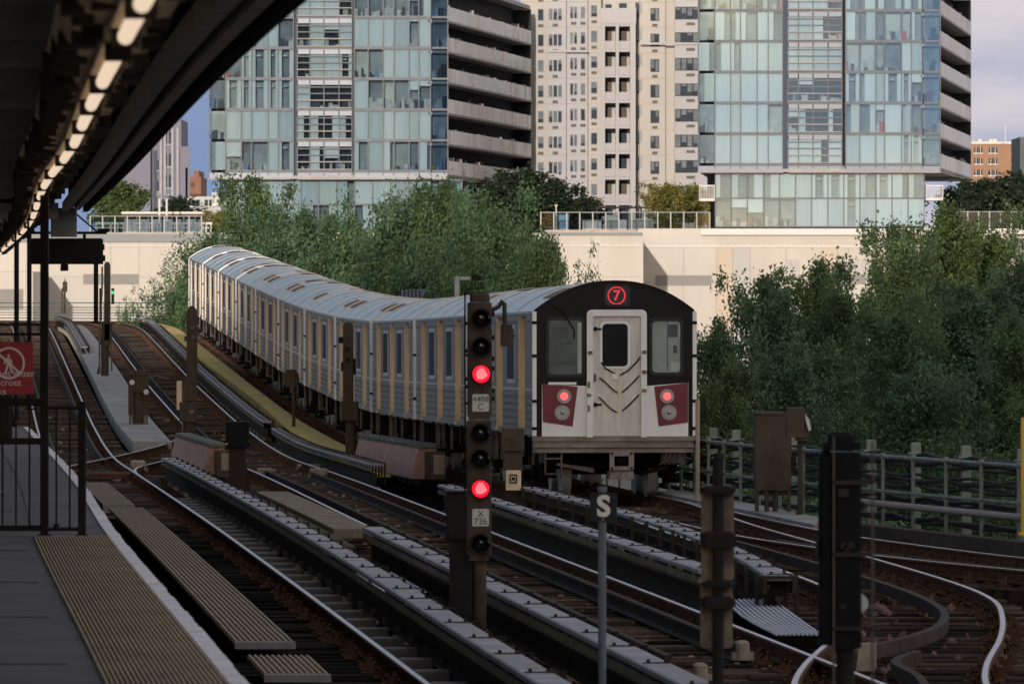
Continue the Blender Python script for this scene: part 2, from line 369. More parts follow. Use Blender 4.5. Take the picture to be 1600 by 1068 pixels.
RP = [(-.07,-.16),(.07,-.16),(.07,-.145),(.012,-.125),(.012,-.04),(.036,-.03),(.036,-.010),(.024,0),(-.024,0),(-.036,-.010),(-.036,-.03),(-.012,-.04),(-.012,-.125),(-.07,-.145)]
RMT = [1,1,1,1,1,1,1,0,1,1,1,1,1,1]
def steps(a, b, st=2.0): 
    n = max(2, int((b-a)/st)+1); return [a+(b-a)*i/(n-1) for i in range(n)]
def cpath(tab, a, b, off=0, z=0, st=2.0): return [fr(lerp_table(tab, s)+off, s, z) for s in steps(a, b, st)]
T1 = [(30,3.08),(120,3.08),(160,3.15),(220,3.45),(312,3.8),(365,4.0),(480,4.0)]
T2 = [(30,6.66),(90,6.66),(111,6.75),(150,7.04),(200,7.28),(244,7.33),(313,7.6),(365,7.8),(480,7.8)]
T3 = [(60,20.6),(66,18.6),(75,15.7),(80,14.25),(85,13.1),(90,12.2),(94,11.75),(99,11.35),(104,11.22),(112,11.2),(365,11.2),(480,11.2)]
T3B = [(40,6.66),(50,6.78),(57.7,7.35),(61.6,7.86),(67,8.74),(71.5,9.4),(76,9.95),(80.6,10.22),(89,10.4),(97,10.5),(104,10.62),(112,10.9),(120,11.18),(124,11.2)]
XO = [(142,3.1),(150,3.17),(156,3.42),(164,4.1),(171,4.85),(178,5.7),(184,6.4),(192,7.05),(200,7.28)]
def track(label, tab, a, b, st=2.0, guards=(), tie_from=None, tie_to=None, n_ind=100, ties=True, tmat=None):
    o = thing('railway_track', label, 'railway track', fr(lerp_table(tab, a), a, 0), 0, 'tracks of the elevated line')
    org = o.location
    for sgn in (-1, 1):
        mb = MB(); mb.sweep(RP, cpath(tab, a, b, sgn*.7525, 0, st), mats=RMT); mb.build('rail', [M['rail_top'], M['rail_rust']], o, org)
    for (off, ga, gb, bright) in guards:
        mb = MB(); mb.sweep(RP, cpath(tab, ga, gb, off, -.015, st), mats=[1]*14 if not bright else RMT); mb.build('guard_rail', [M['guard'], M['guard'] if not bright else M['rail_rust']], o, org)
    if ties:
        tm = MB(); tm.bbox(-1.28,1.28,-.105,.105,-.2,0,.012)
        for sgn in (-1,1): tm.box(sgn*.7525-.17, sgn*.7525+.17, -.085,.085, 0.002, .02, 1)
        for sgn in (-1,1):
            for k2 in (-1,1):
                x_ = sgn*.7525+k2*.1; tm.prism([(x_-.05,.0201),(x_+.05,.0201),(x_+.05-(.1 if k2 > 0 else .03),.11),(x_-.05+(.1 if k2 < 0 else .03),.11)] if True else [], -.03, .03, m=1)
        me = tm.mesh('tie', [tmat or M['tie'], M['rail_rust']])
        rest = MB(); k = 0; s = tie_from or a
        while s < (tie_to or b):
            p = fr(lerp_table(tab, s), s, -.178); q = fr(lerp_table(tab, s+.5), s+.5, -.178)
            ang = math.atan2(-(q.x-p.x), q.y-p.y)
            j = rng.uniform(-.015,.015)
            if k < n_ind:
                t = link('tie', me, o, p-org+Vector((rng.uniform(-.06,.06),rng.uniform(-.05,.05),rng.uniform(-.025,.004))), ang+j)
            else:
                cs, sn = math.cos(ang+j), math.sin(ang+j)
                vs_ = [Vector((x*cs-y*sn, x*sn+y*cs, z))+p for x,y,z in tm.v]
                o0 = len(rest.v); rest.v += [tuple(v) for v in vs_]
                for f, mi in zip(tm.f, tm.m): rest.f.append([o0+i for i in f]); rest.m.append(mi); rest.sm.append(False)
            k += 1; s += .60
        if rest.v: stuff(rest.build('ties', [M['tie'], M['rail_rust']], o, org))
    return o
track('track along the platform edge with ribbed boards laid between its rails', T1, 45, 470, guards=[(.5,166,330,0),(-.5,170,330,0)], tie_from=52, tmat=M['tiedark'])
pd = MB(); pd.bbox(-.15,.15,-.1,.1,-.17,-.06,.012); pd.box(.22,.27,-.05,.05,-.17,-.04); pme = pd.mesh('tie_pad', mat('tie_pad_grey', (.17,.165,.165), .9, 0, .3, 6, spec=.1))
t1o = bpy.data.objects['railway_track']
for i in range(34):
    q = 56+2.1*i; link('tie_pad', pme, t1o, fr(lerp_table(T1,q)+1.02, q, 0)-t1o.location, PHI+rng.uniform(-.03,.03))
track('middle track with inner guard rails, between the platform track and the train', T2, 40, 470, guards=[(-.42,64,152,0),(.42,66,150,0),(-.45,178,330,0)], tie_from=52)
track('track under the parked silver train, swinging off to the right edge', T3, 68, 470, 1.5, guards=[(-.45,70,98,0)], tie_from=70)
tb = track('sharply curving turnout track joining the middle track at the bottom right', T3B, 44, 124, 1.0, guards=[], tie_from=56, tie_to=108)
# curved guard rail of the turnout with its bevelled end block
gt = [(65.2,8.05),(67.5,8.75),(70,9.35),(74,9.9),(80,10.2),(90,10.3),(97,10.3)]
mb = MB(); mb.sweep([(-.04,-.12),(.04,-.12),(.04,.0),(-.04,.0)], [fr(lerp_table(gt,s),s,0) for s in steps(65.2,97,.8)]); mb.build('guard_rail', M['guard'], tb, tb.location)
p = fr(8.05,65.0,0); e = MB(); e.hexa([p+Vector(q) for q in ((-.11,-.06,-.3),(.07,-.06,-.3),(.09,.1,-.3),(-.07,.1,-.3),(-.06,-.02,.04),(.08,-.02,.04),(.09,.12,.04),(-.05,.12,.04))]); e.build('end_block', M['insul'], tb, tb.location)
mb = MB(); mb.sweep([(-.035,-.12),(.035,-.12),(.035,.0),(-.035,.0)], [fr(lerp_table([(54,7.15),(60,7.75),(63,7.95),(66.5,8.95)],s)+.1,s,.0) for s in steps(55,64.5,.6)]); mb.build('check_rail', M['guard'], tb, tb.location)
track('crossover track cutting between the platform track and the middle track', XO, 143, 199, 1.0, ties=True, tie_from=150, tie_to=192)
# splice bars, joint boxes and switch rods lying between the rails
def clutter(name, label, cat, c0, s0, sz, m, group=None):
    p = fr(c0, s0, -.15); mb = MB(); x, y, z = sz; mb.bbox(-x/2,x/2,-y/2,y/2,0,z,.02)
    mb.box(-x/2-.04,-x/2+.002,-y*.3,y*.3,0,z*.4); mb.box(x/2-.002,x/2+.04,-y*.3,y*.3,0,z*.4)
    o = mb.build(name, m, None, None, p, PHI); return tag(o, label, cat, group)
for i, (c0, s0, sz, lab) in enumerate([(6.3,62,(.11,.2,.16),'tan guard rail end block beside the foot of the S sign post'),(7.08,66,(.11,.2,.17),'tan guard rail end block left of the grey-backed signal'),
        (7.6,150,(.35,.3,.2),'tan switch block on the middle track left of the signal with two red lights'),(6.6,152,(.3,.3,.18),'tan switch block near the dark box on a post'),
        (8.0,162,(.5,.4,.12),'tan plate lying on the middle track by the crossover'),(10.95,90.5,(.25,.5,.2),'tan block at the toe of the curving turnout rail'),(12.95,88,(.3,.6,.14),'pale bracket beside the right-hand track near the frame edge')]):
    clutter('rail_block', lab, 'rail block', c0, s0, sz, M['insul'], 'tan blocks on the tracks')
for i, (c0, s0) in enumerate([(3.35,150),(2.6,153),(4.2,158)]):
    clutter('switch_machine', ['low rusty switch machine between the crossing rails','low rusty plate at the tip of the crossover rail','small tan box in the fork of the crossover'][i], 'switch machine', c0, s0, (1.0,.9,.12) if i < 2 else (.3,.8,.25), M['rail_rust'] if i < 2 else M['insul'])
# rubbish and rust-red chips between the curved rails
mb = MB()
for i in range(110):
    s = rng.uniform(60,84); c0 = lerp_table(T3B, s)+rng.choice([rng.gauss(-.35,.3), rng.uniform(-.6,.6)]); p = fr(c0, s, -.17+rng.uniform(0,.02)); a = rng.uniform(0,6.3); r = rng.uniform(.02,.075)
    u = Vector((math.cos(a)*r, math.sin(a)*r*1.6, 0)); w2 = Vector((-math.sin(a)*r*.6, math.cos(a)*r, rng.uniform(0,.05)))
    mb.quad(p-u, p+w2, p+u, p-w2)
    mb.quad(p-u*.6+Vector((0,0,.015)), p+w2*.5+Vector((0,0,.03)), p+u*.7+Vector((0,0,.015)), p-w2*.8+Vector((0,0,.012)))
o = stuff(mb.build('debris', mat('reddish_debris', (.15,.075,.065), .9, 0, .5, 9))); tag(o, 'reddish chips and litter scattered between the curving rails', 'debris')

for nm, lab, cfun, n_, m_ in (('debris','tan and grey chips strewn over the middle tracks and the crossover', lambda s: rng.choice([lerp_table(T2,s),lerp_table(T2,s),lerp_table(T1,s) if s > 140 else lerp_table(T2,s), lerp_table(T3,s) if s > 84 else 7.4])+rng.uniform(-1.3,1.3), 620, mat('tan_debris', (.17,.13,.095), .9, 0, .5, 9, rand=.8, spec=.05)),):
    mb = MB()
    for i in range(n_):
        s = 62+150*rng.random()**1.3; p = fr(cfun(s), s, -.165); a = rng.uniform(0,6.3); q_ = min(1.4, (s/130)**1.3); r = rng.uniform(.025,.075)*q_; h = rng.uniform(.008,.045)*q_
        u = Vector((math.cos(a)*r, math.sin(a)*r, 0)); w2 = Vector((-math.sin(a)*r*.5, math.cos(a)*r*.5, 0)); up = Vector((0,0,h))
        mb.hexa([p-u-w2,p+u-w2,p+u+w2,p-u+w2,p-u*.6-w2*.7+up,p+u*.7-w2*.6+up,p+u*.6+w2*.7+up,p-u*.8+w2*.6+up])
    tag(stuff(mb.build(nm, m_)), lab, 'debris')
# ------------------------------------------------------------------ third rails
def third_rail(label, tab, off, a, b, side, clip=2.8, legs=.0, cap=False):
    o = thing('third_rail', label, 'third rail', fr(lerp_table(tab, a)+off, a, -.2), 0, 'third rails under pale cover boards')
    org = o.location
    mb = MB(); mb.sweep([(-.06,-.12),(.06,-.12),(.05,-.1),(.015,-.08),(.015,.06),(.04,.07),(.04,.11),(-.04,.11),(-.04,.07),(-.015,.06),(-.015,-.08),(-.05,-.1)], cpath(tab, a, b, off, 0)); mb.build('contact_rail', M['contact'], o, org)
    mb = MB(); mb.sweep([(-.125,.265),(.125,.265),(.125,.30),(.11,.31),(-.11,.31),(-.125,.30)], cpath(tab, a, b, off, 0)); 
    mb.build('cover_board', M['cover'], o, org)
    mb = MB(); mb.sweep([(side*.095,.17),(side*.122,.17),(side*.122,.23),(side*.095,.23)], cpath(tab, a, b, off, 0)); mb.build('side_board', M['contact'] if legs else M['board'], o, org)
    cl = MB(); x0 = -.17
    cl.box(-.10,.13,-.02,.02,.312,.32); cl.box(-.07,-.045,-.02,.02,.32,.342); cl.box(.06,.085,-.02,.02,.32,.342)
    cl.box(-side*.19-.015,-side*.19+.015,-.02,.02,-.1,.322); cl.box(min(-side*.19,-side*.11),max(-side*.19,-side*.11),-.02,.02,.312,.322)
    if legs: cl.box(-.2-.02,-.2+.02,-.025,.025,-.42,.33); cl.box(.2-.02,.2+.02,-.025,.025,-.3,.2)
    me = cl.mesh('bracket', M['clip'] if not legs else M['contact'])
    im = MB(); im.bbox(-.1,.1,-.12,.12,-.3,-.122,.015); ime = im.mesh('insulator', M['insul'])
    rest = MB(); s = a+.4; k = 0
    while s < b and k < 100:
        p = fr(lerp_table(tab, s)+off, s, 0)
        link('bracket', me, o, p-org, PHI+rng.uniform(-.03,.03))
        if k % 2 == 0 and k < 60: link('insulator', ime, o, p-org, PHI)
        s += clip*rng.uniform(.85,1.15); k += 1
    if cap:
        p = fr(lerp_table(tab, a)+off, a, .19); c2 = MB(); c2.box(-.19,.19,-.05,.02,.1,.125,0); c2.box(-.16,-.13,-.05,.3,-.05,.1); c2.box(.13,.16,-.05,.3,-.05,.1); c2.box(-.12,.12,.3,.34,-.3,.1)
        c2.build('end_cap', M['contact'], o, None, p-org, PHI)
T1R = [(30,4.32),(60,4.33),(80,4.4),(120,4.45),(160,4.5)]
third_rail('cover-boarded third rail between the platform track and the signals', T1R, 0, 48, 147, -1)
third_rail('cover-boarded third rail starting behind the signal with two red lights', T2, -1.34, 46, 92, -1)
third_rail('cover-boarded third rail passing behind the S sign, right of the middle track', T2, 1.18, 76, 118, -1)
third_rail('far cover-boarded third rail running alongside the yellow walkway', T2, 1.16, 192, 330, -1, 1.1)
third_rail('short curved third rail in front of the pink boarded box', T2, 1.14, 139, 186, -1, 1.1)
T3R = [(74,8.30),(78,8.54),(82,8.73),(90,9.0),(98,9.1),(130,9.12)]
third_rail('tall-legged third rail with open square end near the grating', T3R, 0, 74, 116, -1, 2.2, legs=.4, cap=True)
third_rail('distant third rail beside the grey concrete walkway', T1, 1.55, 268, 352, -1, 1.2)

# ------------------------------------------------------------------ walkways
def strip(name, label, cat, tabL, tabR, a, b, z0, z1, m, ribs=0, rm=None, group=None, kind=None, end=None):
    S = steps(a, b, 2.0); mb = MB(); org = fr(lerp_table(tabL,a), a, z0)
    for i in range(len(S)-1):
        q = []
        for z in (z0, z1):
            for (t, s) in ((tabL,S[i]),(tabR,S[i]),(tabR,S[i+1]),(tabL,S[i+1])): q.append(fr(lerp_table(t,s), s, z))
        mb.hexa(q)
        if ribs:
            for k in range(ribs):
                f0 = (k+.15)/ribs; f1 = (k+.7)/ribs; q = []
                for z, sh in ((z1+.001,0),(z1+.016,.12/ribs)):
                    for (f, s) in ((f0+sh,S[i]),(f1-sh,S[i]),(f1-sh,S[i+1]),(f0+sh,S[i+1])):
                        l = lerp_table(tabL,s); r = lerp_table(tabR,s); q.append(fr(l+(r-l)*f, s, z))
                mb.hexa(q, 1)
    if end:
        q = []
        for z in (z0-.02, z1+.01):
            for (t, s) in ((tabL,a-.14),(tabR,a-.14),(tabR,a-.002),(tabL,a-.002)): q.append(fr(lerp_table(t,s), s, z))
        mb.hexa(q, 2)
    o = mb.build(name, [m, rm or m, M['cover']], None, org, org)
    if kind: o['kind'] = kind
    else: tag(o, label, cat, group)
    return o
K = lambda c: [(0,c),(500,c)]
strip('walkway', '', '', [(165,8.75),(184,8.9),(216,9.25),(260,9.1),(330,9.2)], [(150,9.7),(330,9.75)], 161, 330, -.3, .06, M['tanwalk'], kind='structure')
strip('walkway', '', '', [(160,4.75),(200,4.75),(260,5.05),(330,5.4)], [(160,5.6),(200,5.75),(260,6.0),(330,6.1)], 183, 322, -.3, .04, M['walk'], kind='structure')
strip('walkway', '', '', K(12.15), K(12.75), 104, 128, -.3, .02, M['walk'], kind='structure')
strip('walkway', '', '', [(78,11.6),(92,13.8),(104,14.2)], [(78,13.5),(92,15.5),(104,14.7)], 78, 88, -.3, -.02, M['tanwalk'], kind='structure')
strip('walkway_board', 'tan boarding between the two third rails, ending at a ragged step', 'walkway board', K(4.72), K(5.12), 92, 132, -.05, .06, M['board'], 8)
strip('walkway_board', 'flat tan panel raised beside the middle track', 'walkway board', K(5.16), K(5.68), 98, 122, .0, .12, M['board'], 0)
mv = M['board']; mr_ = mat('board_rib', (.33,.275,.205), .85, 0, .2, 3, 0, col2=(.2,.17,.14))
strip('walkway_board', 'long ribbed boarding between the rails of the platform track', 'walkway board', K(2.62), K(3.16), 66.5, 116, -.05, -.018, mv, 11, mr_, end=1)
strip('walkway_board', 'short ribbed board in front of the long ribbed boarding', 'walkway board', K(2.62), K(3.16), 60.5, 63.8, -.05, -.018, mv, 11, mr_, end=1)
strip('walkway_board', 'farthest ribbed board by the crossover rails', 'walkway board', K(2.6), K(3.1), 119, 138, -.14, -.03, mv, 9, mr_, end=1)
strip('grating', 'pale striped ribbed grating right of the middle track', 'grating', [(66,7.5),(71,7.64),(76,7.95)], [(66,7.9),(68,8.0),(76,8.48)], 67.5, 76, -.12, .0, M['deck'], 11, M['rib'])
strip('grating', 'small pale ribbed patch beside the signal with two red lights', 'grating', K(4.62), K(5.1), 78, 84, -.1, .0, M['deck'], 8, M['rib'])
# ------------------------------------------------------------------ platform, fence, canopy
PE = [(20,1.6),(40,1.57),(64,1.52),(84,1.6),(110,1.6),(140,1.62)]
S = steps(22, 138, 2.0)
mb = MB()
for i in range(len(S)-1):
    q = []
    for z in (-.4, 1.0):
        for (o_, s) in ((None,S[i]),(0,S[i]),(0,S[i+1]),(None,S[i+1])): q.append(fr(-6 if o_ is None else lerp_table(PE,s)-.02, s, z))
    mb.hexa(q)
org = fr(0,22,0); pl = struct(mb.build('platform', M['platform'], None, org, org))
# worn slabs joints are in the strip pieces: tactile ribs and white edge
def pstrip(name, l, r, a, b, z1, m, ribs=0, rm=None, parent=None, jag=0):
    S = steps(a, b, 1.2); mb = MB(); org = fr(0,22,0)
    for i in range(len(S)-1):
        q = []; j = rng.uniform(-jag, jag)
        for z in (1.002, z1):
            for (o_, s) in ((l,S[i]),(r+j,S[i]),(r+j,S[i+1]-(.012 if jag else 0)),(l,S[i+1]-(.012 if jag else 0))): q.append(fr(lerp_table(PE,s)+o_, s, z))
        mb.hexa(q)
        for k in range(ribs):
            f0 = (k+.1)/ribs; f1 = (k+.72)/ribs; q = []
            for z, sh in ((z1+.001,0),(z1+.014,.14/ribs)):
                for (f, s) in ((f0+sh,S[i]),(f1-sh,S[i]),(f1-sh,S[i+1]),(f0+sh,S[i+1])): q.append(fr(lerp_table(PE,s)+l+(r-l)*f, s, z))
            mb.hexa(q, 1)
    return mb.build(name, [m, rm or m], parent, org)
tm2 = mat('tactile_rib', (.36,.285,.19), .85, 0, .15, 2, .05, col2=(.25,.2,.15))
tdk = mat('tactile_groove', (.05,.04,.03), .9)
a = pstrip('tactile_strip', -.72, -.085, 40.8, 63.4, 1.008, tdk, 24, tm2, pl); a2 = pstrip('tactile_strip', -.72, -.085, 26, 40.7, 1.008, tdk, 24, tm2, pl)
a = pstrip('tactile_strip', -.70, -.13, 66.5, 136, 1.006, M['platform'], 0, None, pl)
a = pstrip('edge_board', -.08, .02, 26, 137, 1.012, M['edge'], 0, None, pl, .006)
for s, w_ in ((36,.03),(40.75,.04),(47,.02),(53,.03),(60,.02),(72,.03),(80,.5),(95,.5),(100,.04)):
    mb = MB(); q = []
    for z in (1.0005, 1.0045):
        for (c0, ss) in ((-3,s),(.7,s),(.7,s+w_),(-3,s+w_)): q.append(fr(c0, ss, z))
    mb.hexa(q); mb.build('slab_joint', M['black'] if w_ < .1 else M['walk'], pl, org)
# gate and fence closing the platform
F = 64.0; zp = zr(F)+1.0
f0 = thing('platform_fence', 'black barred fence and gate with a tall post closing off the platform end', 'fence', (pxw(69,0,F).x, F, zp))
ox = f0.location.x
def lx(px): return pxw(px,0,F).x-ox
def lz(py): return HC-(py-YH)*F/FPX-zp
mb = MB(); mb.bbox(lx(63),lx(76),-.036,.036,0,lz(214),.008); mb.box(lx(58),lx(81),-.06,.06,0,.015); mb.build('post', M['black'], f0)
mb = MB(); mb.bbox(lx(122),lx(134.5),-.034,.034,0,lz(627),.008); mb.box(lx(118),lx(138),-.055,.055,0,.012); mb.build('post', M['black'], f0)
mb = MB(); mb.bbox(lx(-110),lx(-98),-.034,.034,0,lz(380),.008); mb.build('post', M['black'], f0)
mb = MB(); mb.box(lx(76),lx(122),-.02,.02,lz(640),lz(634)); mb.box(lx(76),lx(122),-.02,.02,lz(829),lz(824))
for px in (88,109): mb.cyl((lx(px),0,lz(826)),(lx(px),0,lz(638)),.009,6)
mb.cyl((lx(88),0,lz(826)),(lx(88),0,lz(818)),.025,8)
mb.build('gate_panel', M['black'], f0)
mb = MB()
for y0, y1 in ((622,634),(684,694),(820,829),(505,509),(520,524)): mb.box(lx(-98),lx(63),-.022,.022,lz(y1),lz(y0))
for i in range(-6, 4): mb.cyl((lx(4+21*i),0,lz(822)),(lx(4+21*i),0,lz(626)),.009,6)
for i in (-3,-1,1,2): mb.cyl((lx(4+20*i),0,lz(622)),(lx(4+20*i),0,lz(340)),.012,6)
mb.build('fence_panel', M['black'], f0)
sg = thing('warning_sign', 'red sign with a crossed-out walking figure and white words, on the black fence', 'sign', (pxw(15,0,F).x, F-.04, zp+lz(575)))
zz = lambda py: HC-(py-YH)*F/FPX-sg.location.z
xx = lambda px: pxw(px,0,F).x-sg.location.x
mb = MB(); mb.bbox(xx(-23),xx(52.5),-.008,.006,zz(615.5),zz(534),.004); mb.build('panel', M['signred'], sg)
mb = MB(); wmat = mat('sign_white', (.62,.57,.58), .5, 0, .06, 5)
cx, cz, ro, ri = xx(14.5), zz(567), .137, .120
for i in range(40):
    t0, t1 = 2*math.pi*i/40, 2*math.pi*(i+1)/40
    mb.hexa([(cx+r_*math.cos(t), y, cz+r_*math.sin(t)) for y in (-.009,-.013) for r_, t in ((ri,t0),(ro,t0),(ro,t1),(ri,t1))])
a = math.radians(-42); u = Vector((math.cos(a),0,math.sin(a))); n_ = Vector((-u.z,0,u.x))*.009; cc_ = Vector((cx,-.0125,cz))
mb.quad(cc_-u*.125-n_, cc_+u*.125-n_, cc_+u*.125+n_, cc_-u*.125+n_); mb.build('prohibition_ring', wmat, sg)
mb = MB()
def fig(pts): mb.prism([(cx+x*.001, cz+z*.001) for x, z in pts], -.0135, -.009)
fig([(-14,68),(-2,76),(8,68),(8,56),(-2,50),(-12,56)]); fig([(-24,44),(14,44),(20,30),(14,-20),(-20,-20),(-16,10)]); fig([(-20,-20),(-4,-20),(-14,-62),(-26,-92),(-42,-92),(-28,-58)]); fig([(0,-20),(14,-20),(26,-50),(44,-84),(28,-88),(10,-54)]); fig([(14,44),(28,16),(30,-10),(20,-10),(12,22)]); fig([(-24,44),(-40,14),(-46,-6),(-36,-8),(-26,14),(-16,34)])
mb.build('walking_figure', wmat, sg)
for i, (t, px) in enumerate((('Do not enter',14),('or cross',8),('tracks',-8))):
    text('lettering', t, .082, wmat, sg, (xx(px), -.0095, zz(583.5+14*i)), .002)

# canopy
CE = [(5,1.47),(30,1.47),(41,1.52),(70,1.78),(101,2.0)]; CE2 = [(101,1.3),(150,1.15)]
h0 = HC
cn = thing('platform_canopy', 'dark platform canopy roof overhead with a stepped metal edge', 'canopy', fr(0,6,0)); co = cn.location
def crow(mbx, cf, a, b, z0, z1, m=0, st=3.0):
    S = steps(a, b, st)
    for i in range(len(S)-1):
        q = []
        for z in (z0, z1):
            for (e, s) in ((0,S[i]),(1,S[i]),(1,S[i+1]),(0,S[i+1])):
                l, r = cf(s); c0 = (l, r)[e]; v = fr(c0, s, 0); v.z = h0+z; q.append(v)
        mbx.hexa(q, m)
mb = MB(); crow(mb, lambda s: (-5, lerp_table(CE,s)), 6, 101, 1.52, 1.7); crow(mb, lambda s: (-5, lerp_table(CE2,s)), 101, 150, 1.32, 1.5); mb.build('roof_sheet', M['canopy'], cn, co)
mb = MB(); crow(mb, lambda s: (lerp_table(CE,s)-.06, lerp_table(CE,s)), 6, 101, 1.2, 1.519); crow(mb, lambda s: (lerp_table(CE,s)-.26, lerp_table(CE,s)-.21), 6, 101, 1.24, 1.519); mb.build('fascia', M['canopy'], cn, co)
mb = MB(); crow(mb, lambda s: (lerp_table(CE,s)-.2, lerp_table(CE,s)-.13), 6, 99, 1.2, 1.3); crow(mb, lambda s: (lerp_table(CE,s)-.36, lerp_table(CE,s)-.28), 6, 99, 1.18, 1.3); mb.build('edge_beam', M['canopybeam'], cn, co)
for s in [10+4.5*i for i in range(30)]:
    if s > 148: break
    mb = MB(); top = 1.519 if s < 100 else 1.31
    e = lerp_table(CE if s < 101 else CE2, s)-.4
    crow(mb, lambda q: (-5, e), s, s+.12, top-.22, top, st=.12); mb.build('cross_beam', M['canopybeam'], cn, co)
mb = MB(); p = fr(1.85,100.8,0); mb.hexa([Vector((p.x+x, p.y+y, HC+z)) for z in (.86,1.25) for x,y in ((-.35,0),(.0,0),(.0,.08),(-.35,.08))]); mb.build('end_panel', mat('canopy_end_panel', (.2,.21,.23), .8), cn, co)
# light fittings: each a tray with a lit tube
LC = [(18,.60),(24,.64),(36.5,.73),(46,.81),(59,.84),(93,1.1),(143,1.17)]
s = 21.5; k = 0
while s < 140:
    ln = (2.0,2.6,3.9)[k] if k < 3 else .095*s+.2; p = fr(lerp_table(LC,s),s,0); q = fr(lerp_table(LC,s+ln),s+ln,0); p.z = q.z = HC+.93
    o = thing('tube_light', 'lit warm tube light in the dirty tray under the canopy, one of a long row', 'light', p, 0, 'tube lights in a row under the canopy')
    ang = math.atan2(-(q.x-p.x), q.y-p.y); o.rotation_euler = (0,0,ang)
    mb = MB(); mb.prism([(-.23,.17),(-.17,.07),(-.055,.05),(-.055,.03),(.055,.03),(.055,.05),(.15,.06),(.20,.17)], -.3, ln+.45); mb.build('tray', M['fixture'], o)
    mb = MB(); mb.cyl((0,0,0),(0,ln,0),.029,10); mb.build('tube', M['tube'], o)
    mb = MB(); mb.box(-.05,.05,-.06,-.002,-.035,.03); mb.box(-.05,.05,ln+.002,ln+.06,-.035,.03)
    for q_ in range(int(ln*1.6)+2):
        yy = -.25+q_*.62+rng.uniform(-.1,.1); xx_ = rng.uniform(-.2,-.09); zz_ = rng.uniform(.0,.05); mb.box(xx_-.05,xx_+.03,yy,yy+rng.uniform(.05,.3),zz_,.16)
        if rng.random() < .6: mb.box(.09,.09+rng.uniform(.04,.1),yy+.2,yy+.2+rng.uniform(.05,.35),rng.uniform(.0,.05),.16)
    mb.box(-.02,.02,.3,.34,.19,.58 if s<100 else .38); mb.build('holder', M['clip'], o)
    s += ln+(.3,1.6,.5)[min(k,2)]*(1 if s < 60 else 1.6); k += 1
# hanging sign box seen from behind
p = pxw(118,393,101); hb = thing('hanging_sign', 'black hanging sign box seen from behind at the far canopy end', 'sign', p)
mb = MB(); mb.bbox(-.6,.37,-.1,.1,-.17,.18,.02); mb.build('case', M['black'], hb)
mb = MB(); mb.box(-.6,.42,-.05,.05,.235,.27); mb.box(.1,.14,-.02,.02,.181,.234); mb.box(-.4,-.36,-.02,.02,.181,.46); mb.cyl((.3,0,.26),(-.1,0,.6),.012); mb.box(.372,.4,-.06,.06,-.13,-.05); mb.box(.372,.39,-.05,.05,.02,.1); mb.box(.3,.46,-.06,.06,.27,.31); mb.build('bracket', M['black'], hb)
mb = MB(); mb.bbox(-.2,-.1,-.08,.08,-.26,-.171,.01); mb.build('camera', M['black'], hb)
def cpost(px, y0, y1, Y, r, label):
    a = pxw(px,y1,Y); o = MB(); o.cyl((0,0,0),(0,0,(y1-y0)*Y/FPX),r,8); o.box(-r*2,r*2,-r*2,r*2,0,.03); tag(o.build('canopy_post', M['black'], None, None, a), label, 'post', 'thin posts under the far canopy')
cpost(150, 380, 505, 128, .04, 'thin dark post under the far end of the hanging sign box')
cpost(46, 330, 640, 118, .035, 'thin dark post left of the tall fence post, under the canopy')
cpost(26, 350, 655, 112, .035, 'thinnest dark post nearest the left edge of the picture')
# dark bin/box standing on far platform
p = fr(1.05,118,1.0); mb = MB(); mb.bbox(-.3,.1,-.3,.3,0,.85,.05); mb.box(-.32,.12,-.32,.32,.851,.9); tag(mb.build('platform_bin', M['black'], None, None, p, PHI), 'dark bin on the platform behind the barred fence', 'bin')
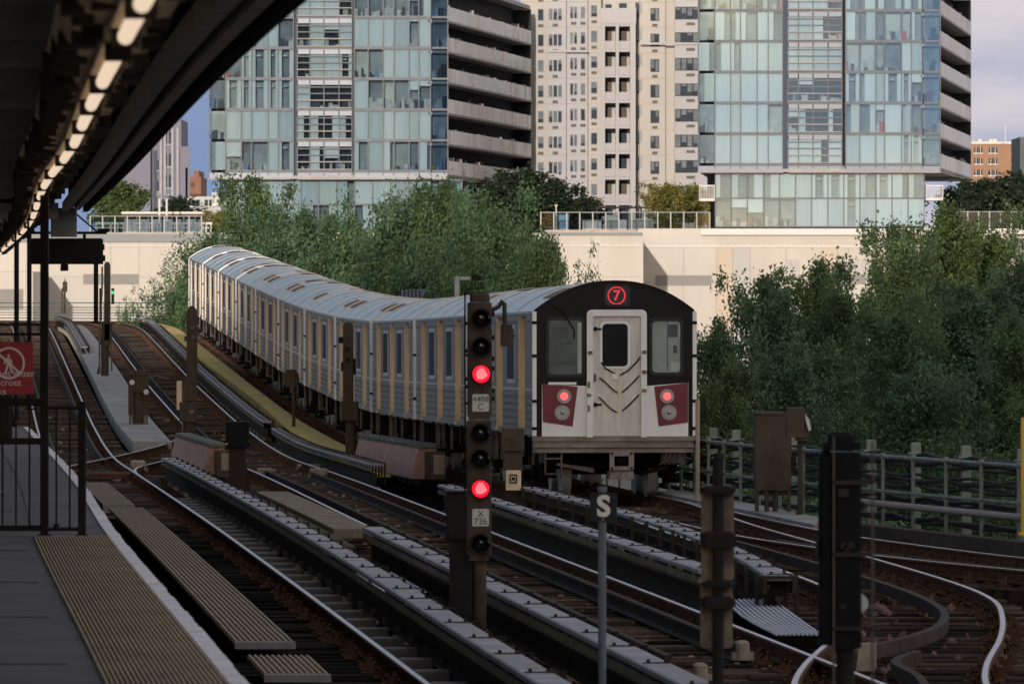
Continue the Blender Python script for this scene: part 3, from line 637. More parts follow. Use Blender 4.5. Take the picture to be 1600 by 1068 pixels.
# ------------------------------------------------------------------ the train
CL, PITCH = 15.1, 15.6
def arch(n=18, w=1.335, z0=3.07, h=.48):
    pts = []
    for i in range(n+1):
        t = -1+2*i/n; x = w*math.sin(t*math.pi/2); pts.append((x, z0+h*(1-(abs(x)/w)**2.2)))
    return pts
DOORS = (2.5, 7.55, 12.6)
WALLS = [(0.0,1.85),(3.15,6.9),(8.2,11.95),(13.25,CL)]
def hw(y): return 0
meshes = {}
def car_meshes():
    r0 = random.Random(3)
    # shell: side walls, floor and end walls
    mb = MB()
    for sx in (-1,1):
        def bx(y0,y1,z0,z1,xo=1.335,xi=1.235,m=0): mb.box(min(sx*xo,sx*xi),max(sx*xo,sx*xi),y0,y1,z0,z1,m)
        for a,b in WALLS: bx(a,b,1.0,3.07)
        for y in DOORS: bx(y-.65,y+.65,2.99,3.07); bx(y-.65,y+.65,1.0,1.08)
        for a,b in WALLS:
            for z in (1.12,1.24,1.36,1.48,1.60): bx(a+.03,b-.03,z,z+.05,1.345,1.3352,2)
            bx(a+.03,b-.03,1.74,1.775,1.352,1.3352,1); bx(a+.03,b-.03,2.88,2.91,1.348,1.3352,2)
        bx(0,CL,3.03,3.068,1.352,1.3352,1)
    mb.box(-1.234,1.234,0.02,.1,1.0,3.05,2); mb.box(-1.234,1.234,CL-.1,CL-.02,1.0,3.05,2); mb.box(-1.234,1.234,.1,CL-.1,.95,1.05,2)
    meshes['body'] = mb.mesh('body', [M['ss'], M['roofrib'], M['ssdark']])
    # roof
    mb = MB(); A = arch(); n = len(A); segs = [0,.14]+[3.78*i for i in range(1,4)]+[CL-.14,CL]
    for i in range(len(segs)-1):
        m = 0
        lift = 0
        vs_ = [(x,segs[i],z+lift) for x,z in A]+[(x,segs[i+1]-.0,z+lift) for x,z in A]
        mb.add(vs_, [(k,k+1,n+k+1,n+k) for k in range(n-1)], m, True)
    for y in segs[2:-2]:
        vs_ = [(x,y-.03,z+.02) for x,z in A]+[(x,y+.03,z+.02) for x,z in A]+[(x,y-.03,z-.01) for x,z in A]
        mb.add(vs_, [(k,k+1,n+k+1,n+k) for k in range(n-1)]+[(k,2*n+k,2*n+k+1,k+1) for k in range(n-1)], 0, True)
    mb.add([(x,0,z+.018) for x,z in A]+[(-1.335,0,3.0),(1.335,0,3.0)], [tuple(range(n))+(n+1,n)], 2)
    mb.add([(x,CL,z) for x,z in A]+[(-1.335,CL,3.0),(1.335,CL,3.0)], [tuple(range(n))+(n+1,n)], 2)
    for k in range(n-1):
        (xa,za),(xb,zb) = A[k],A[k+1]
        for y0,y1 in ((-.08,.06),(CL-.06,CL+.06)):
            mb.hexa([(xa,y0,za-.07),(xb,y0,zb-.07),(xb,y1,zb-.07),(xa,y1,za-.07),(xa,y0,za+.028),(xb,y0,zb+.028),(xb,y1,zb+.024),(xa,y1,za+.024)],1)
    meshes['roof'] = mb.mesh('roof', [M['roof'], M['roofrib'], M['roofdark']])
    for tagm, mm, seed in (('rust','rustpatch',1),('dark','roofdark',2)):
        rr = random.Random(seed); meshes[tagm] = []
        for (ya,yb) in ((.2,2.1),(CL-2.1,CL-.15)):
            for q in range(2):
                k0 = (4 if seed == 1 else 7) if q == 0 else rr.choice((9,10,11)); k1 = k0+(2 if q == 0 else 2); ya += rr.uniform(-.05,.3); dy = rr.uniform(-.1,.1)
                mb = MB(); pts = A[k0:k1+1]; mlen = len(pts)
                mb.add([(x,ya+dy,z+.014) for x,z in pts]+[(x,yb+dy*.5,z+.014) for x,z in pts], [(k,k+1,mlen+k+1,mlen+k) for k in range(mlen-1)])
                meshes[tagm].append(mb.mesh('roof_patch', M[mm]))
    for sx, nm in ((-1,'L'),(1,'R')):
        # door: two leaves in the recess, with windows
        mb = MB(); X = lambda a,b: (min(sx*a,sx*b), max(sx*a,sx*b))
        for a,b in ((-.64,-.006),(.006,.64)):
            x0,x1 = X(1.242,1.21); mb.box(x0,x1,a,b,1.085,2.985)
            x0,x1 = X(1.248,1.2422); mb.box(x0,x1,a+.14,b-.14,1.95,2.75,1)
        x0,x1 = X(1.262,1.2422); mb.box(x0,x1,-.02,.02,1.085,2.985,2)
        meshes['door'+nm] = mb.mesh('door', [M['ssdark'], M['glassdark'], M['black']])
        mb = MB(); x0,x1 = X(1.352,1.238); mb.box(x0,x1,.63,.668,1.02,2.995); x0,x1 = X(1.365,1.30); mb.box(x0,x1,.625,.69,1.0,1.06)
        meshes['jamb'+nm] = mb.mesh('door_jamb', M['tan'])
        mb = MB(); x0,x1 = X(1.345,1.336); mb.box(x0,x1,-.85,.85,1.85,2.85)
        x0,x1 = X(1.349,1.3451); mb.box(x0,x1,-.78,-.03,1.92,2.78,1); mb.box(x0,x1,.03,.78,1.92,2.78,1)
        meshes['window'+nm] = mb.mesh('window', [M['white'] if 0 else M['roofrib'], M['glassdark']])
        for kind, zs in (('post',(2.3,1.4)),('nub_post',(1.1,1.55,2.3,2.85))):
         mb = MB(); x0,x1 = X(1.366,1.30); mb.box(x0,x1,-.06,.04,1.0,3.06)
         for z in zs: mb.box(x0-.006,x1+.006,-.08,-.02,z,z+.05,1)
         meshes[kind+nm] = mb.mesh('corner_post', [M['trainwhite'], M['black']])
    mb = MB()
    for k in range(21):
        y = .3+k*.7; 
        if abs(y-2.3) < 1.2 or abs(y-12.8) < 1.2: continue
        for sx in (-1,1):
            w_ = r0.uniform(.2,.5); x = sx*r0.uniform(1.0,1.2); z0 = r0.uniform(.35,.75)
            mb.box(min(x,x-sx*w_),max(x,x-sx*w_),y-r0.uniform(.08,.24),y+r0.uniform(.08,.24),z0,.949,r0.choice((0,0,1)))
    for y in (1.0,5.3,9.2,14.1):
        for sx in (-1,1): mb.box(sx*1.27-.02,sx*1.27+.02,y-.05,y+.05,.5,.999,1); mb.box(sx*1.25-.03,sx*1.25+.03,y+1.7,y+1.78,.62,.999,0)
    mb.box(-.6,.6,.4,CL-.4,.6,.948)
    meshes['under'] = mb.mesh('underframe', [M['under'], M['undergrey']])
    mb = MB()
    for y in (-1.0,1.0):
        for sx in (-1,1): mb.cyl((sx*.80,y,.43),(sx*.67,y,.43),.43,20,m=1); mb.cyl((sx*.68,y,.43),(sx*.64,y,.43),.47,20,m=1); mb.box(sx*1.0-.12,sx*1.0+.12,y-.2,y+.2,.28,.62)
        mb.cyl((-.7,y,.43),(.7,y,.43),.09,8)
    for sx in (-1,1): mb.box(sx*1.0-.07,sx*1.0+.07,-1.5,1.5,.45,.66); mb.box(sx*1.12-.08,sx*1.12+.16,-.3,.3,.18,.26); mb.cyl((sx*1.0,-.3,.5),(sx*1.0,-.3,.92),.1,8); mb.cyl((sx*1.0,.3,.5),(sx*1.0,.3,.92),.1,8)
    mb.box(-.9,.9,-.3,.3,.5,.75)
    meshes['bogie'] = mb.mesh('bogie', [M['under'], M['wheel']])
car_meshes()
fm = meshes['roof'].copy(); fm.name = 'roof_front'
import bmesh as _b
bm_ = _b.new(); bm_.from_mesh(fm); _b.ops.delete(bm_, geom=[v for v in bm_.verts if v.co.y < -.05 or (abs(v.co.y-.06) < .002)], context='VERTS'); bm_.to_mesh(fm); bm_.free(); meshes['roof0'] = fm
ORD = ['first','second','third','fourth','fifth','sixth','seventh','eighth','ninth','tenth']
for k in range(11):
    s0 = 124.2+PITCH*k; p = fr(11.2, s0, 0); q = fr(11.2, s0+CL, 0)
    lab = ('end car of the silver train, with black, white and maroon face and red lights' if k == 0 else
           'farthest car of the silver train, its rounded end just right of the pale wall' if k == 10 else
           'silver train car, %s behind the one with the black face' % ORD[k-1])
    o = thing('subway_car', lab, 'train car', p, 0, 'cars of the silver train')
    o.rotation_euler = (math.atan2(q.z-p.z, q.y-p.y), 0, PHI)
    link('body', meshes['body'], o); link('roof', meshes['roof0' if k == 0 else 'roof'], o)
    ro = o.children[-1]; [link('roof_patch', q_, ro) for q_ in meshes['rust'] if rng.random() < .85]
    if k % 2 == 0 or k > 5: [link('roof_patch', q_, ro, (0,.3,0.003)) for q_ in meshes['dark'] if rng.random() < .7]
    for sd_, sn in ((-1,'L'),(1,'R')):
        for y in DOORS:
            dd = link('door', meshes['door'+sn], o, (0,y,0)); link('door_jamb', meshes['jamb'+sn], dd)
        for y in (5.02,10.08,.95): 
            if y > 1: link('window', meshes['window'+sn], o, (0,y,0))
        link('corner_post', meshes[('nub_post' if k == 0 else 'post')+sn], o, (0,0,0)); link('corner_post', meshes['post'+sn], o, (0,CL+.02,0))
    link('underframe', meshes['under'], o)
    for y in (2.3,12.8): link('bogie', meshes['bogie'], o, (0,y,0))
    if k == 0: car0 = o
X = lambda px: (px-960)/94.2
Z = lambda py: (776-py)/94.2
c0 = car0
mb = MB(); A = arch(24, 1.325, 3.07, .485)
mb.prism(A+[(1.325,1.0),(-1.325,1.0)], -.05, .018); f = mb.build('front_mask', M['trainblack'], c0)
mb = MB(); n = len(A)
for i in range(n-1):
    (xa,za),(xb,zb) = A[i],A[i+1]
    mb.hexa([(xa,-.07,za-.012),(xb,-.07,zb-.012),(xb,.02,zb-.012),(xa,.02,za-.012),(xa,-.07,za+.022),(xb,-.07,zb+.022),(xb,.02,zb+.022),(xa,.02,za+.022)])
mb.build('roof_rim', M['trainblack'], f)
mb = MB()
mb.prism([(X(846),Z(601)),(X(846),Z(684)),(X(916),Z(684)),(X(916),Z(604))], -.058, -.0502)
mb.prism([(X(1010),Z(604)),(X(1010),Z(684)),(X(1075.5),Z(684)),(X(1075.5),Z(599))], -.058, -.0502)
mb.build('lower_panel', M['trainwhite'], c0)
mb = MB()
mb.prism([(X(846.5),Z(600)),(X(902),Z(605)),(X(894),Z(667)),(X(847.5),Z(660))], -.068, -.0582); mb.build('lamp_panel', M['maroon'], c0)
mb = MB(); mb.prism([(X(1022),Z(605)),(X(1075),Z(599)),(X(1075),Z(661)),(X(1029),Z(667))], -.068, -.0582); mb.build('lamp_panel', M['maroon'], c0)
def lamp(px, py, r, lit):
    mb = MB(); x, z = X(px), Z(py); mb.cyl((x,-.0682,z),(x,-.095,z),r*1.3,20); b = mb.build('headlight' if not lit else 'tail_light', M['bezel'], c0)
    mb = MB(); mb.cyl((x,-.0952,z),(x,-.102,z),r*(.72 if lit else .95),18); mb.build('lens', M['lamp_red'] if lit else M['lamp_clear'], b)
    if not lit:
        mb = MB(); mb.cyl((x,-.1022,z),(x,-.12,z),r*.4,12,r2=r*.15); mb.build('bulb', M['bezel'], b)
lamp(880.6,620,.092,1); lamp(877.5,645.5,.098,0); lamp(1042,620,.092,1); lamp(1045,645.5,.098,0)
# windows
def rrect(x0,x1,z0,z1,r,n=4):
    pts = []
    for cx_,cz_,a0 in ((x1-r,z1-r,0),(x0+r,z1-r,90),(x0+r,z0+r,180),(x1-r,z0+r,270)):
        for i in range(n+1):
            a = R(a0+90*i/n); pts.append((cx_+r*math.cos(a), cz_+r*math.sin(a)))
    return pts
def ring(mb, o, i, y0, y1, m=0):
    n = len(o)
    for k in range(n):
        j = (k+1)%n
        mb.hexa([(o[k][0],y0,o[k][1]),(o[j][0],y0,o[j][1]),(o[j][0],y1,o[j][1]),(o[k][0],y1,o[k][1]),(i[k][0],y0,i[k][1]),(i[j][0],y0,i[j][1]),(i[j][0],y1,i[j][1]),(i[k][0],y1,i[k][1])], m)
fb = mat('window_gasket', (.035,.038,.042), .5, 0, .2, 4)
cabpale = mat('cab_interior_pale', (.30,.33,.33), .6, 0, .25, 2.5); cabdark = mat('cab_interior_dark', (.03,.045,.06), .5, 0, .4, 4); blind = mat('cab_white_edge', (.5,.52,.52), .6)
for side,(a,b,c_,d_) in (('l',(852,914,496,591)),('r',(1014,1068,498,588))):
    mb = MB(); ring(mb, rrect(X(a),X(b),Z(d_),Z(c_),.09), rrect(X(a+5),X(b-5),Z(d_-5),Z(c_+5),.06), -.075, -.0502); wf = mb.build('cab_window', fb, c0)
    mb = MB(); mb.prism(rrect(X(a+5),X(b-5),Z(d_-5),Z(c_+5),.06), -.056, -.0504)
    g_ = mb.build('pane', cabpale if side == 'r' else mat('cab_interior_mid', (.075,.09,.095), .6, 0, .5, 2.5, spec=.1), wf)
    mb = MB()
    if side == 'l':
        mb.box(X(862),X(887),-.0575,-.0562,Z(531),Z(512),0); mb.box(X(875),X(881),-.0575,-.0562,Z(542),Z(536),0); mb.box(X(884),X(894),-.0575,-.0562,Z(540),Z(534),0); mb.box(X(860),X(900),-.0575,-.0562,Z(572),Z(566),0)
        mb.box(X(902),X(908),-.0578,-.0562,Z(584),Z(505),1)
    else:
        mb.box(X(1052),X(1058),-.0575,-.0562,Z(553),Z(541),0); mb.box(X(1042),X(1043.5),-.0575,-.0562,Z(580),Z(504),0); mb.box(X(1048),X(1062),-.0578,-.0562,Z(580),Z(567),1); mb.box(X(1060.5),X(1063),-.0578,-.0562,Z(528),Z(506),1); mb.box(X(1044),X(1059),-.0574,-.0562,Z(528),Z(508),0)
    mb.build('cab_fitting', [cabdark, blind], wf)
    mb = MB(); mb.quad(*[(x,-.062,z) for x,z in ((X(a+5),Z(d_-5)),(X(b-5),Z(d_-5)),(X(b-5),Z(c_+5)),(X(a+5),Z(c_+5)))]); mb.build('glass', glass_mat('cab_glass', (.8,.85,.85), .035), wf)
mb = MB(); mb.tube([(X(876),-.09,Z(484)),(X(886),-.1,Z(500)),(X(897),-.09,Z(518)),(X(896),-.085,Z(530))], .012); mb.tube([(X(862),-.08,Z(478)),(X(878),-.1,Z(486)),(X(886),-.1,Z(499))], .009); mb.build('wiper', M['black'], c0)
mb = MB(); mb.box(X(856),X(900),-.075,-.0685,Z(602),Z(598)); mb.build('grab_rail', M['trainwhite'], c0)
# centre door and its frame
mb = MB(); fo = [(X(916),Z(684)),(X(916),Z(494))]; 
ofr = [(X(916),Z(684))]+[(X(916)+.085-.085*math.cos(R(a)), Z(485)-.085+.085*math.sin(R(a))) for a in (0,30,60,90)]+[(X(1010)-.085+.085*math.sin(R(a)), Z(485)-.085+.085*math.cos(R(a))) for a in (0,30,60,90)]+[(X(1010),Z(684))]
ifr = [(X(925.5),Z(684))]+[(X(925.5)+.04-.04*math.cos(R(a)), Z(495)-.04+.04*math.sin(R(a))) for a in (0,30,60,90)]+[(X(1001)-.04+.04*math.sin(R(a)), Z(495)-.04+.04*math.cos(R(a))) for a in (0,30,60,90)]+[(X(1001),Z(684))]
for k in range(len(ofr)-1):
    (a0,b0),(a1,b1),(c1,d1),(e1,f1) = ofr[k],ofr[k+1],ifr[k+1],ifr[k]
    mb.hexa([(a0,-.13,b0),(a1,-.13,b1),(c1,-.13,d1),(e1,-.13,f1),(a0,-.0502,b0),(a1,-.0502,b1),(c1,-.0502,d1),(e1,-.0502,f1)])
dr = mb.build('end_door_frame', M['trainwhite'], c0)
mb = MB()
for px,py in ((1006,551),(1006,582),(1006,611),(921,552),(919,618)): mb.bbox(X(px-3.5),X(px+3.5),-.155,-.1302,Z(py+2.5),Z(py-2.5),.01)
for px,py in ((919,601),(919,638)): mb.box(X(px-2),X(px+1.5),-.145,-.1302,Z(py+6),Z(py-4))
mb.build('hinge', M['rustpatch'], dr)
mb = MB(); mb.box(X(925.6),X(1000.9),-.07,-.0502,Z(682),Z(495.3)); ed = mb.build('end_door', M['doorss'], c0)
mb = MB(); ring(mb, rrect(X(937),X(984),Z(577),Z(503),.09), rrect(X(940.5),X(980.5),Z(573.5),Z(507),.07), -.085, -.0702); wf = mb.build('window_frame', M['trainwhite'], ed)
mb = MB(); mb.prism(rrect(X(940.5),X(980.5),Z(573.5),Z(507),.07), -.075, -.0703); mb.build('pane', M['glassdark'], wf)
mb = MB()
for pts in (((938,567),(945,576),(955,582),(963,586.5)),((936,591),(946,599),(956,609),(964,615)),((935,621),(944,630),(954,640),(963,645)),((968,587),(981,580),(993,568),(1000,559)),((971.5,614),(982,605),(993,594),(998,588)),((971.5,643),(982,634),(993,623),(998,617))):
    mb.tube([(X(a),-.09,Z(b)) for a,b in pts], .0125)
mb.build('safety_bar', M['black'], ed)
mb = MB(); mb.box(X(964.5),X(967.5),-.082,-.0702,Z(648),Z(583)); mb.build('centre_strip', M['tan'], ed)
mb = MB(); mb.bbox(X(955.5),X(964.5),-.1,-.0702,Z(594),Z(584),.01); mb.build('latch_plate', M['trainwhite'], ed)
mb = MB()
for py in (515,633): mb.box(X(927),X(939),-.1,-.0702,Z(py+1.5),Z(py-1.5)); mb.bbox(X(927),X(932),-.11,-.0702,Z(py+3),Z(py-3),.006)
mb.box(X(928),X(930),-.1,-.0702,Z(597),Z(585)); mb.build('handle', M['black'], ed)
# route sign
mb = MB(); ring(mb, rrect(X(943),X(985),Z(479.5),Z(446),.06), rrect(X(946),X(982),Z(476.5),Z(449),.05), -.075, -.0502); rs = mb.build('route_sign', fb, c0)
mb = MB(); mb.prism(rrect(X(946),X(982),Z(476.5),Z(449),.05), -.06, -.0503); mb.build('sign_glass', M['signglass'], rs)
mb = MB(); cx_, cz_ = X(963), Z(463)
for i in range(36):
    t0,t1 = 2*math.pi*i/36, 2*math.pi*(i+1)/36
    mb.hexa([(cx_+r_*math.cos(t),y,cz_+r_*math.sin(t)) for y in (-.066,-.0602) for r_,t in ((.128,t0),(.152,t0),(.152,t1),(.128,t1))])
mb.build('route_ring', M['led_red'], rs)
text('lettering', '7', .235, M['led_red'], rs, (cx_, -.0604, cz_-.005), .003, bold=.006)
# buffer beam, coupler, steps, pipes
mb = MB(); mb.box(X(833),X(1085),-.1,.3,Z(690),Z(682.5))
mb.box(X(835),X(1083),-.06,.3,Z(694.5),Z(690.1)); mb.box(X(834),X(1084),-.1,.3,Z(700),Z(694.6)); mb.box(X(836),X(1082),-.05,.3,Z(702.5),Z(700.1)); mb.box(X(835),X(1083),-.08,.3,Z(708),Z(702.6)); mb.build('buffer_beam', M['anticl'], c0)
mb = MB(); mb.box(-1.1,1.1,.5,1.0,.45,.94); mb.prism([(X(870),Z(724)),(X(928),Z(732)),(X(928),Z(740)),(X(870),Z(728))], -.02, .06, m=1); mb.prism([(X(1045),Z(728)),(X(1000),Z(738)),(X(1000),Z(744)),(X(1045),Z(734))], -.02, .06, m=0); mb.build('end_framing', [M['under'], M['undergrey']], c0)
mb = MB(); ring(mb, rrect(X(950),X(988),Z(735),Z(706),.02), rrect(X(957),X(980),Z(729),Z(713),.02), -.32, -.25); mb.bbox(X(955),X(983),-.25,.4,Z(731),Z(711),.02,1); mb.cyl((X(968),-.38,Z(721)),(X(968),-.24,Z(721)),.06,14,m=1); mb.bbox(X(949),X(988),-.3,.1,Z(749),Z(736),.02)
for px,py in ((953.5,709),(984,709),(953.5,732),(984,732)): mb.cyl((X(px),-.335,Z(py)),(X(px),-.3202,Z(py)),.02,8,m=1)
mb.box(X(976),X(980),-.34,-.3,Z(752),Z(743)); mb.build('coupler', [mat('coupler_steel', (.26,.245,.25), .6, .3, .3, 8, 0, col2=(.13,.08,.06)), M['under']], c0)
mb = MB()
for px in (851.5,877): mb.box(X(px)-.014,X(px)+.014,-.04,.0,Z(742),Z(708))
for py in (717,741): mb.box(X(851),X(878),-.06,.0,Z(py+1.5),Z(py-1))
mb.build('step_ladder', M['undergrey'], c0)
mb = MB()
for i in range(4):
    px = 1041+7*i; mb.tube([(X(px),-.02,Z(703)),(X(px),-.05,Z(712)),(X(px-3),-.05,Z(721)),(X(px-10),0,Z(727))], .011); mb.box(X(px)-.025,X(px)+.025,-.04,0,Z(706),Z(702))
mb.build('hose', M['undergrey'], c0)
# ------------------------------------------------------------------ signals and lineside boxes
def lensunit(o, x, z, r, kind, y=-.0):
    mb = MB(); n = 16; y0 = y-.02
    # ring and hood
    for i in range(n):
        t0, t1 = 2*math.pi*i/n, 2*math.pi*(i+1)/n
        up = lambda t: .14 if math.sin(t) > -.35 else .03
        for (ra, rb) in ((r*1.02, r*1.16),):
            a0, a1 = up(t0), up(t1)
            P_ = lambda rr, t, yy: (x+rr*math.cos(t), yy, z+rr*math.sin(t))
            mb.hexa([P_(ra,t0,y0),P_(rb,t0,y0),P_(rb,t1,y0),P_(ra,t1,y0),P_(ra,t0,y0-a0),P_(rb,t0,y0-a0),P_(rb,t1,y0-a1),P_(ra,t1,y0-a1)])
    h = mb.build('lamp_hood', M['sigblack'], o)
    mb = MB(); prof = [(r,0),(r*.9,.014),(r*.6,.03),(r*.3,.037),(.001,.04)]
    rings = [[(x+q*math.cos(2*math.pi*i/20), y-.001-d_, z+q*math.sin(2*math.pi*i/20)) for i in range(20)] for q,d_ in prof]
    vs_ = [p for g_ in rings for p in g_]; fs = []; ms = []
    for k in range(len(prof)-1):
        mb.add(rings[k]+rings[k+1], [(i,(i+1)%20,20+(i+1)%20,20+i) for i in range(20)], 1 if (kind == 'red' and k >= 2) else 0, True)
    mb.build('lens', [M['lens_red'] if kind == 'red' else M['lens_dark'], M['lens_red2']], h)
    if kind == 'red':
        mb = MB()
        rr = random.Random(5)
        for q in range(14):
            a, d_ = rr.uniform(0,6.28), rr.uniform(.1,.7)*r
            mb.cyl((x+d_*math.cos(a),y-.03,z+d_*math.sin(a)),(x+d_*math.cos(a),y-.045,z+d_*math.sin(a)),r*rr.uniform(.07,.16),6,m=0)
        mb.build('lit_facet', M['lens_red2'], h)
SY = 67.0
p0 = fr(4.85, SY, 0); g0 = p0.z-.35; sx0 = pxw(749,0,SY).x
sg1 = thing('railway_signal', 'tall black signal showing two red lights, with number plates 4488 C and X 736', 'railway signal', (sx0, SY, g0))
SX = lambda px: pxw(px,0,SY).x-sx0
SZ = lambda py: HC-(py-YH)*SY/FPX-g0
mb = MB(); mb.bbox(SX(730),SX(768.5),0,.2,SZ(650),SZ(472),.012); mb.bbox(SX(734),SX(765),.01,.2,SZ(471.8),SZ(457),.02); mb.box(SX(728),SX(757),.03,.16,SZ(460),SZ(456)); mb.box(SX(732),SX(766),-.0,.19,SZ(655),SZ(650.2)); h1 = mb.build('signal_head', M['sigbrown'], sg1)
mb = MB(); mb.bbox(SX(729),SX(768),0,.2,SZ(866),SZ(657),.012); mb.box(SX(733),SX(764),.0,.2,SZ(876),SZ(866.2)); h2 = mb.build('signal_head', M['sigbrown'], sg1)
for py, k in ((497,'d'),(541,'d'),(584,'red')): lensunit(h1, SX(752), SZ(py), .079, k)
for py, k in ((676,'d'),(716,'d'),(763,'red'),(848,'d')): lensunit(h2, SX(751), SZ(py), .079, k)
for (py, lines, par) in ((629,('4488','C'),h1),(808,('X','736'),h2)):
    mb = MB(); mb.prism(rrect(SX(738),SX(764),SZ(py+13.5),SZ(py-13.5),.012), -.012, -.0005); pl_ = mb.build('number_plate', M['plate'], par)
    for i, t in enumerate(lines): text('lettering', t, .082 if len(t) < 4 else .072, M['ink'], pl_, (SX(751), -.0125, SZ(py-5.5+12*i)), .001)
mb = MB()
for py in (490,527,560,575,610,622,680,735,790): mb.bbox(SX(767),SX(773),.05,.12,SZ(py+4),SZ(py-3),.004)
for py in (505,548,592,604): mb.box(SX(726),SX(730.2),.05,.12,SZ(py+3),SZ(py-3))
mb.build('hinge', M['sigblack'], sg1)
mb = MB(); mb.tube([(SX(768),.1,SZ(485)),(SX(779),.1,SZ(479)),(SX(785),.1,SZ(470)),(SX(788),.1,SZ(474)),(SX(789),.1,SZ(506))], .02, 8); mb.bbox(SX(782),SX(801),.02,.2,SZ(541),SZ(506),.01); mb.box(SX(800),SX(805),.06,.14,SZ(527),SZ(523)); mb.build('side_lamp', M['sigbrown'], sg1)
mb = MB(); mb.tube([(SX(726.5),.1,SZ(456)),(SX(726),.1,SZ(560)),(SX(727),.1,SZ(640)),(SX(726),.1,SZ(770))], .008, 5); mb.build('conduit', M['sigblack'], sg1)
mb = MB(); mb.cyl((SX(749),.1,0),(SX(749),.1,SZ(868)),.065,14); mb.box(SX(735),SX(763),.0,.2,0,.03); mb.build('pole', M['sigbrown'], sg1)
mb = MB(); mb.bbox(SX(697),SX(728.5),0,.28,SZ(842),SZ(769),.012); mb.box(SX(694),SX(729),-.02,.3,SZ(769),SZ(766.5)); mb.box(SX(702),SX(738),.03,.26,SZ(972),SZ(842.2)); mb.box(SX(698),SX(703),-.02,-.002,SZ(838),SZ(830)); mb.build('relay_box', M['sigblack'], sg1)

# S marker
Y1 = 55.0; xS = pxw(942.5,0,Y1).x; zS = zr(Y1)-.4
ss = thing('marker_sign', 'small black square sign with a white S on a slim grey post', 'sign', (xS,Y1,zS))
AX = lambda px: pxw(px,0,Y1).x-xS
AZ = lambda py: HC-(py-YH)*Y1/FPX-zS
mb = MB(); mb.cyl((AX(941),.03,0),(AX(941),.03,AZ(762)),.031,14); mb.cyl((AX(941),.03,AZ(768)),(AX(941),.03,AZ(760)),.036,14); mb.build('post', mat('slate_post', (.10,.115,.15), .6, 0, .25, 6, .05), ss)
mb = MB(); mb.bbox(AX(921.5),AX(964),-.02,-.004,AZ(814),AZ(769),.006); sp = mb.build('panel', mat('sign_black', (.02,.024,.034), .45, 0, .2, 6), ss)
text('lettering', 'S', .212, mat('sign_letter', (.62,.62,.60), .6, 0, .12, 20), sp, (AX(943), -.0205, AZ(791.5)), .003, sx=1.0, bold=.008)
for v in sp.children: 
    # thicken the letter
    me = v.data
mb = MB(); mb.cyl((AX(942),-.026,AZ(811)),(AX(942),-.0202,AZ(811)),.008,8); mb.cyl((AX(942),-.026,AZ(772)),(AX(942),-.0202,AZ(772)),.008,8); mb.build('bolt', M['railing'], sp)

# back of a signal with pale side boxes
Y2 = 46.6; x2 = pxw(1122,0,Y2).x; z2 = zr(Y2)-.4
b2 = thing('railway_signal', 'signal seen from behind, tan boxes clamped on a black pole', 'railway signal', (x2,Y2,z2))
BX = lambda px: pxw(px,0,Y2).x-x2
BZ = lambda py: HC-(py-YH)*Y2/FPX-z2
mb = MB(); mb.cyl((0,0,0),(0,0,BZ(716)),.036,14); mb.cyl((BX(1124.5),0,BZ(716)),(BX(1124.5),0,BZ(708)),.045,14,.03); mb.build('pole', M['sigblack'], b2)
tb_ = mat('tan_signal_box', (.17,.135,.105), .85, 0, .3, 8, .15, col2=(.07,.055,.045), amt=(.5,.65))
mb = MB(); mb.prism(rrect(BX(1096.5),BX(1147.5),BZ(906),BZ(758),.02), .045, .2); mb.build('tan_box', tb_, b2)
mb = MB(); mb.prism(rrect(BX(1095),BX(1145),BZ(1012),BZ(916),.02), .045, .2); mb.build('tan_box', tb_, b2)
mb = MB()
for y0,y1 in ((758,771),(829,855),(907,917),(931,950)):
    mb.bbox(BX(1098),BX(1146),-.05,.044,BZ(y1),BZ(y0),.015); mb.box(BX(1094),BX(1101),-.03,.06,BZ(y1-3),BZ(y0+3)); mb.box(BX(1142),BX(1149),-.03,.06,BZ(y1-3),BZ(y0+3))
mb.build('clamp', M['sigblack'], b2)

# big dark signal near the right
Y3 = 40.3; x3 = pxw(1313,0,Y3).x; z3 = zr(Y3)-.4
b3 = thing('railway_signal', 'large unlit near-black signal case seen from behind, right of the tan boxes', 'railway signal', (x3,Y3,z3))
CX = lambda px: pxw(px,0,Y3).x-x3
CZ = lambda py: HC-(py-YH)*Y3/FPX-z3
sb = mat('signal_case_blue_black', (.006,.0065,.010), .6, 0, .3, 8, .05)
mb = MB(); mb.bbox(CX(1304),CX(1346),0,.16,CZ(1012),CZ(706),.01); mb.bbox(CX(1280),CX(1303.6),.03,.18,CZ(1008),CZ(704),.02); mb.box(CX(1286),CX(1345),.02,.16,CZ(703.5),CZ(690)); mb.bbox(CX(1293),CX(1336),.02,.14,CZ(689.8),CZ(674),.02); mb.build('signal_case', sb, b3)
mb = MB()
for y0,y1 in ((750,757),(862,869),(978,984)): mb.box(CX(1300),CX(1363),-.02,-.0005,CZ(y1),CZ(y0))
for (px,py) in ((1318,852),(1323,855),(1330,851)): mb.cyl((CX(px),-.03,CZ(py)),(CX(px),-.001,CZ(py)),.018,10)
mb.bbox(CX(1308),CX(1326),-.03,-.0005,CZ(776),CZ(764),.008); mb.bbox(CX(1346.5),CX(1353),.02,.1,CZ(795),CZ(784),.008); mb.bbox(CX(1346.5),CX(1351),.02,.1,CZ(920),CZ(910),.008); mb.bbox(CX(1276),CX(1279.8),.03,.14,CZ(870),CZ(845),.006); mb.bbox(CX(1312),CX(1322),-.012,-.0005,CZ(950),CZ(943),.004)
mb.build('fitting', mat('signal_fitting', (.03,.028,.03), .6, 0, .3, 8), b3)
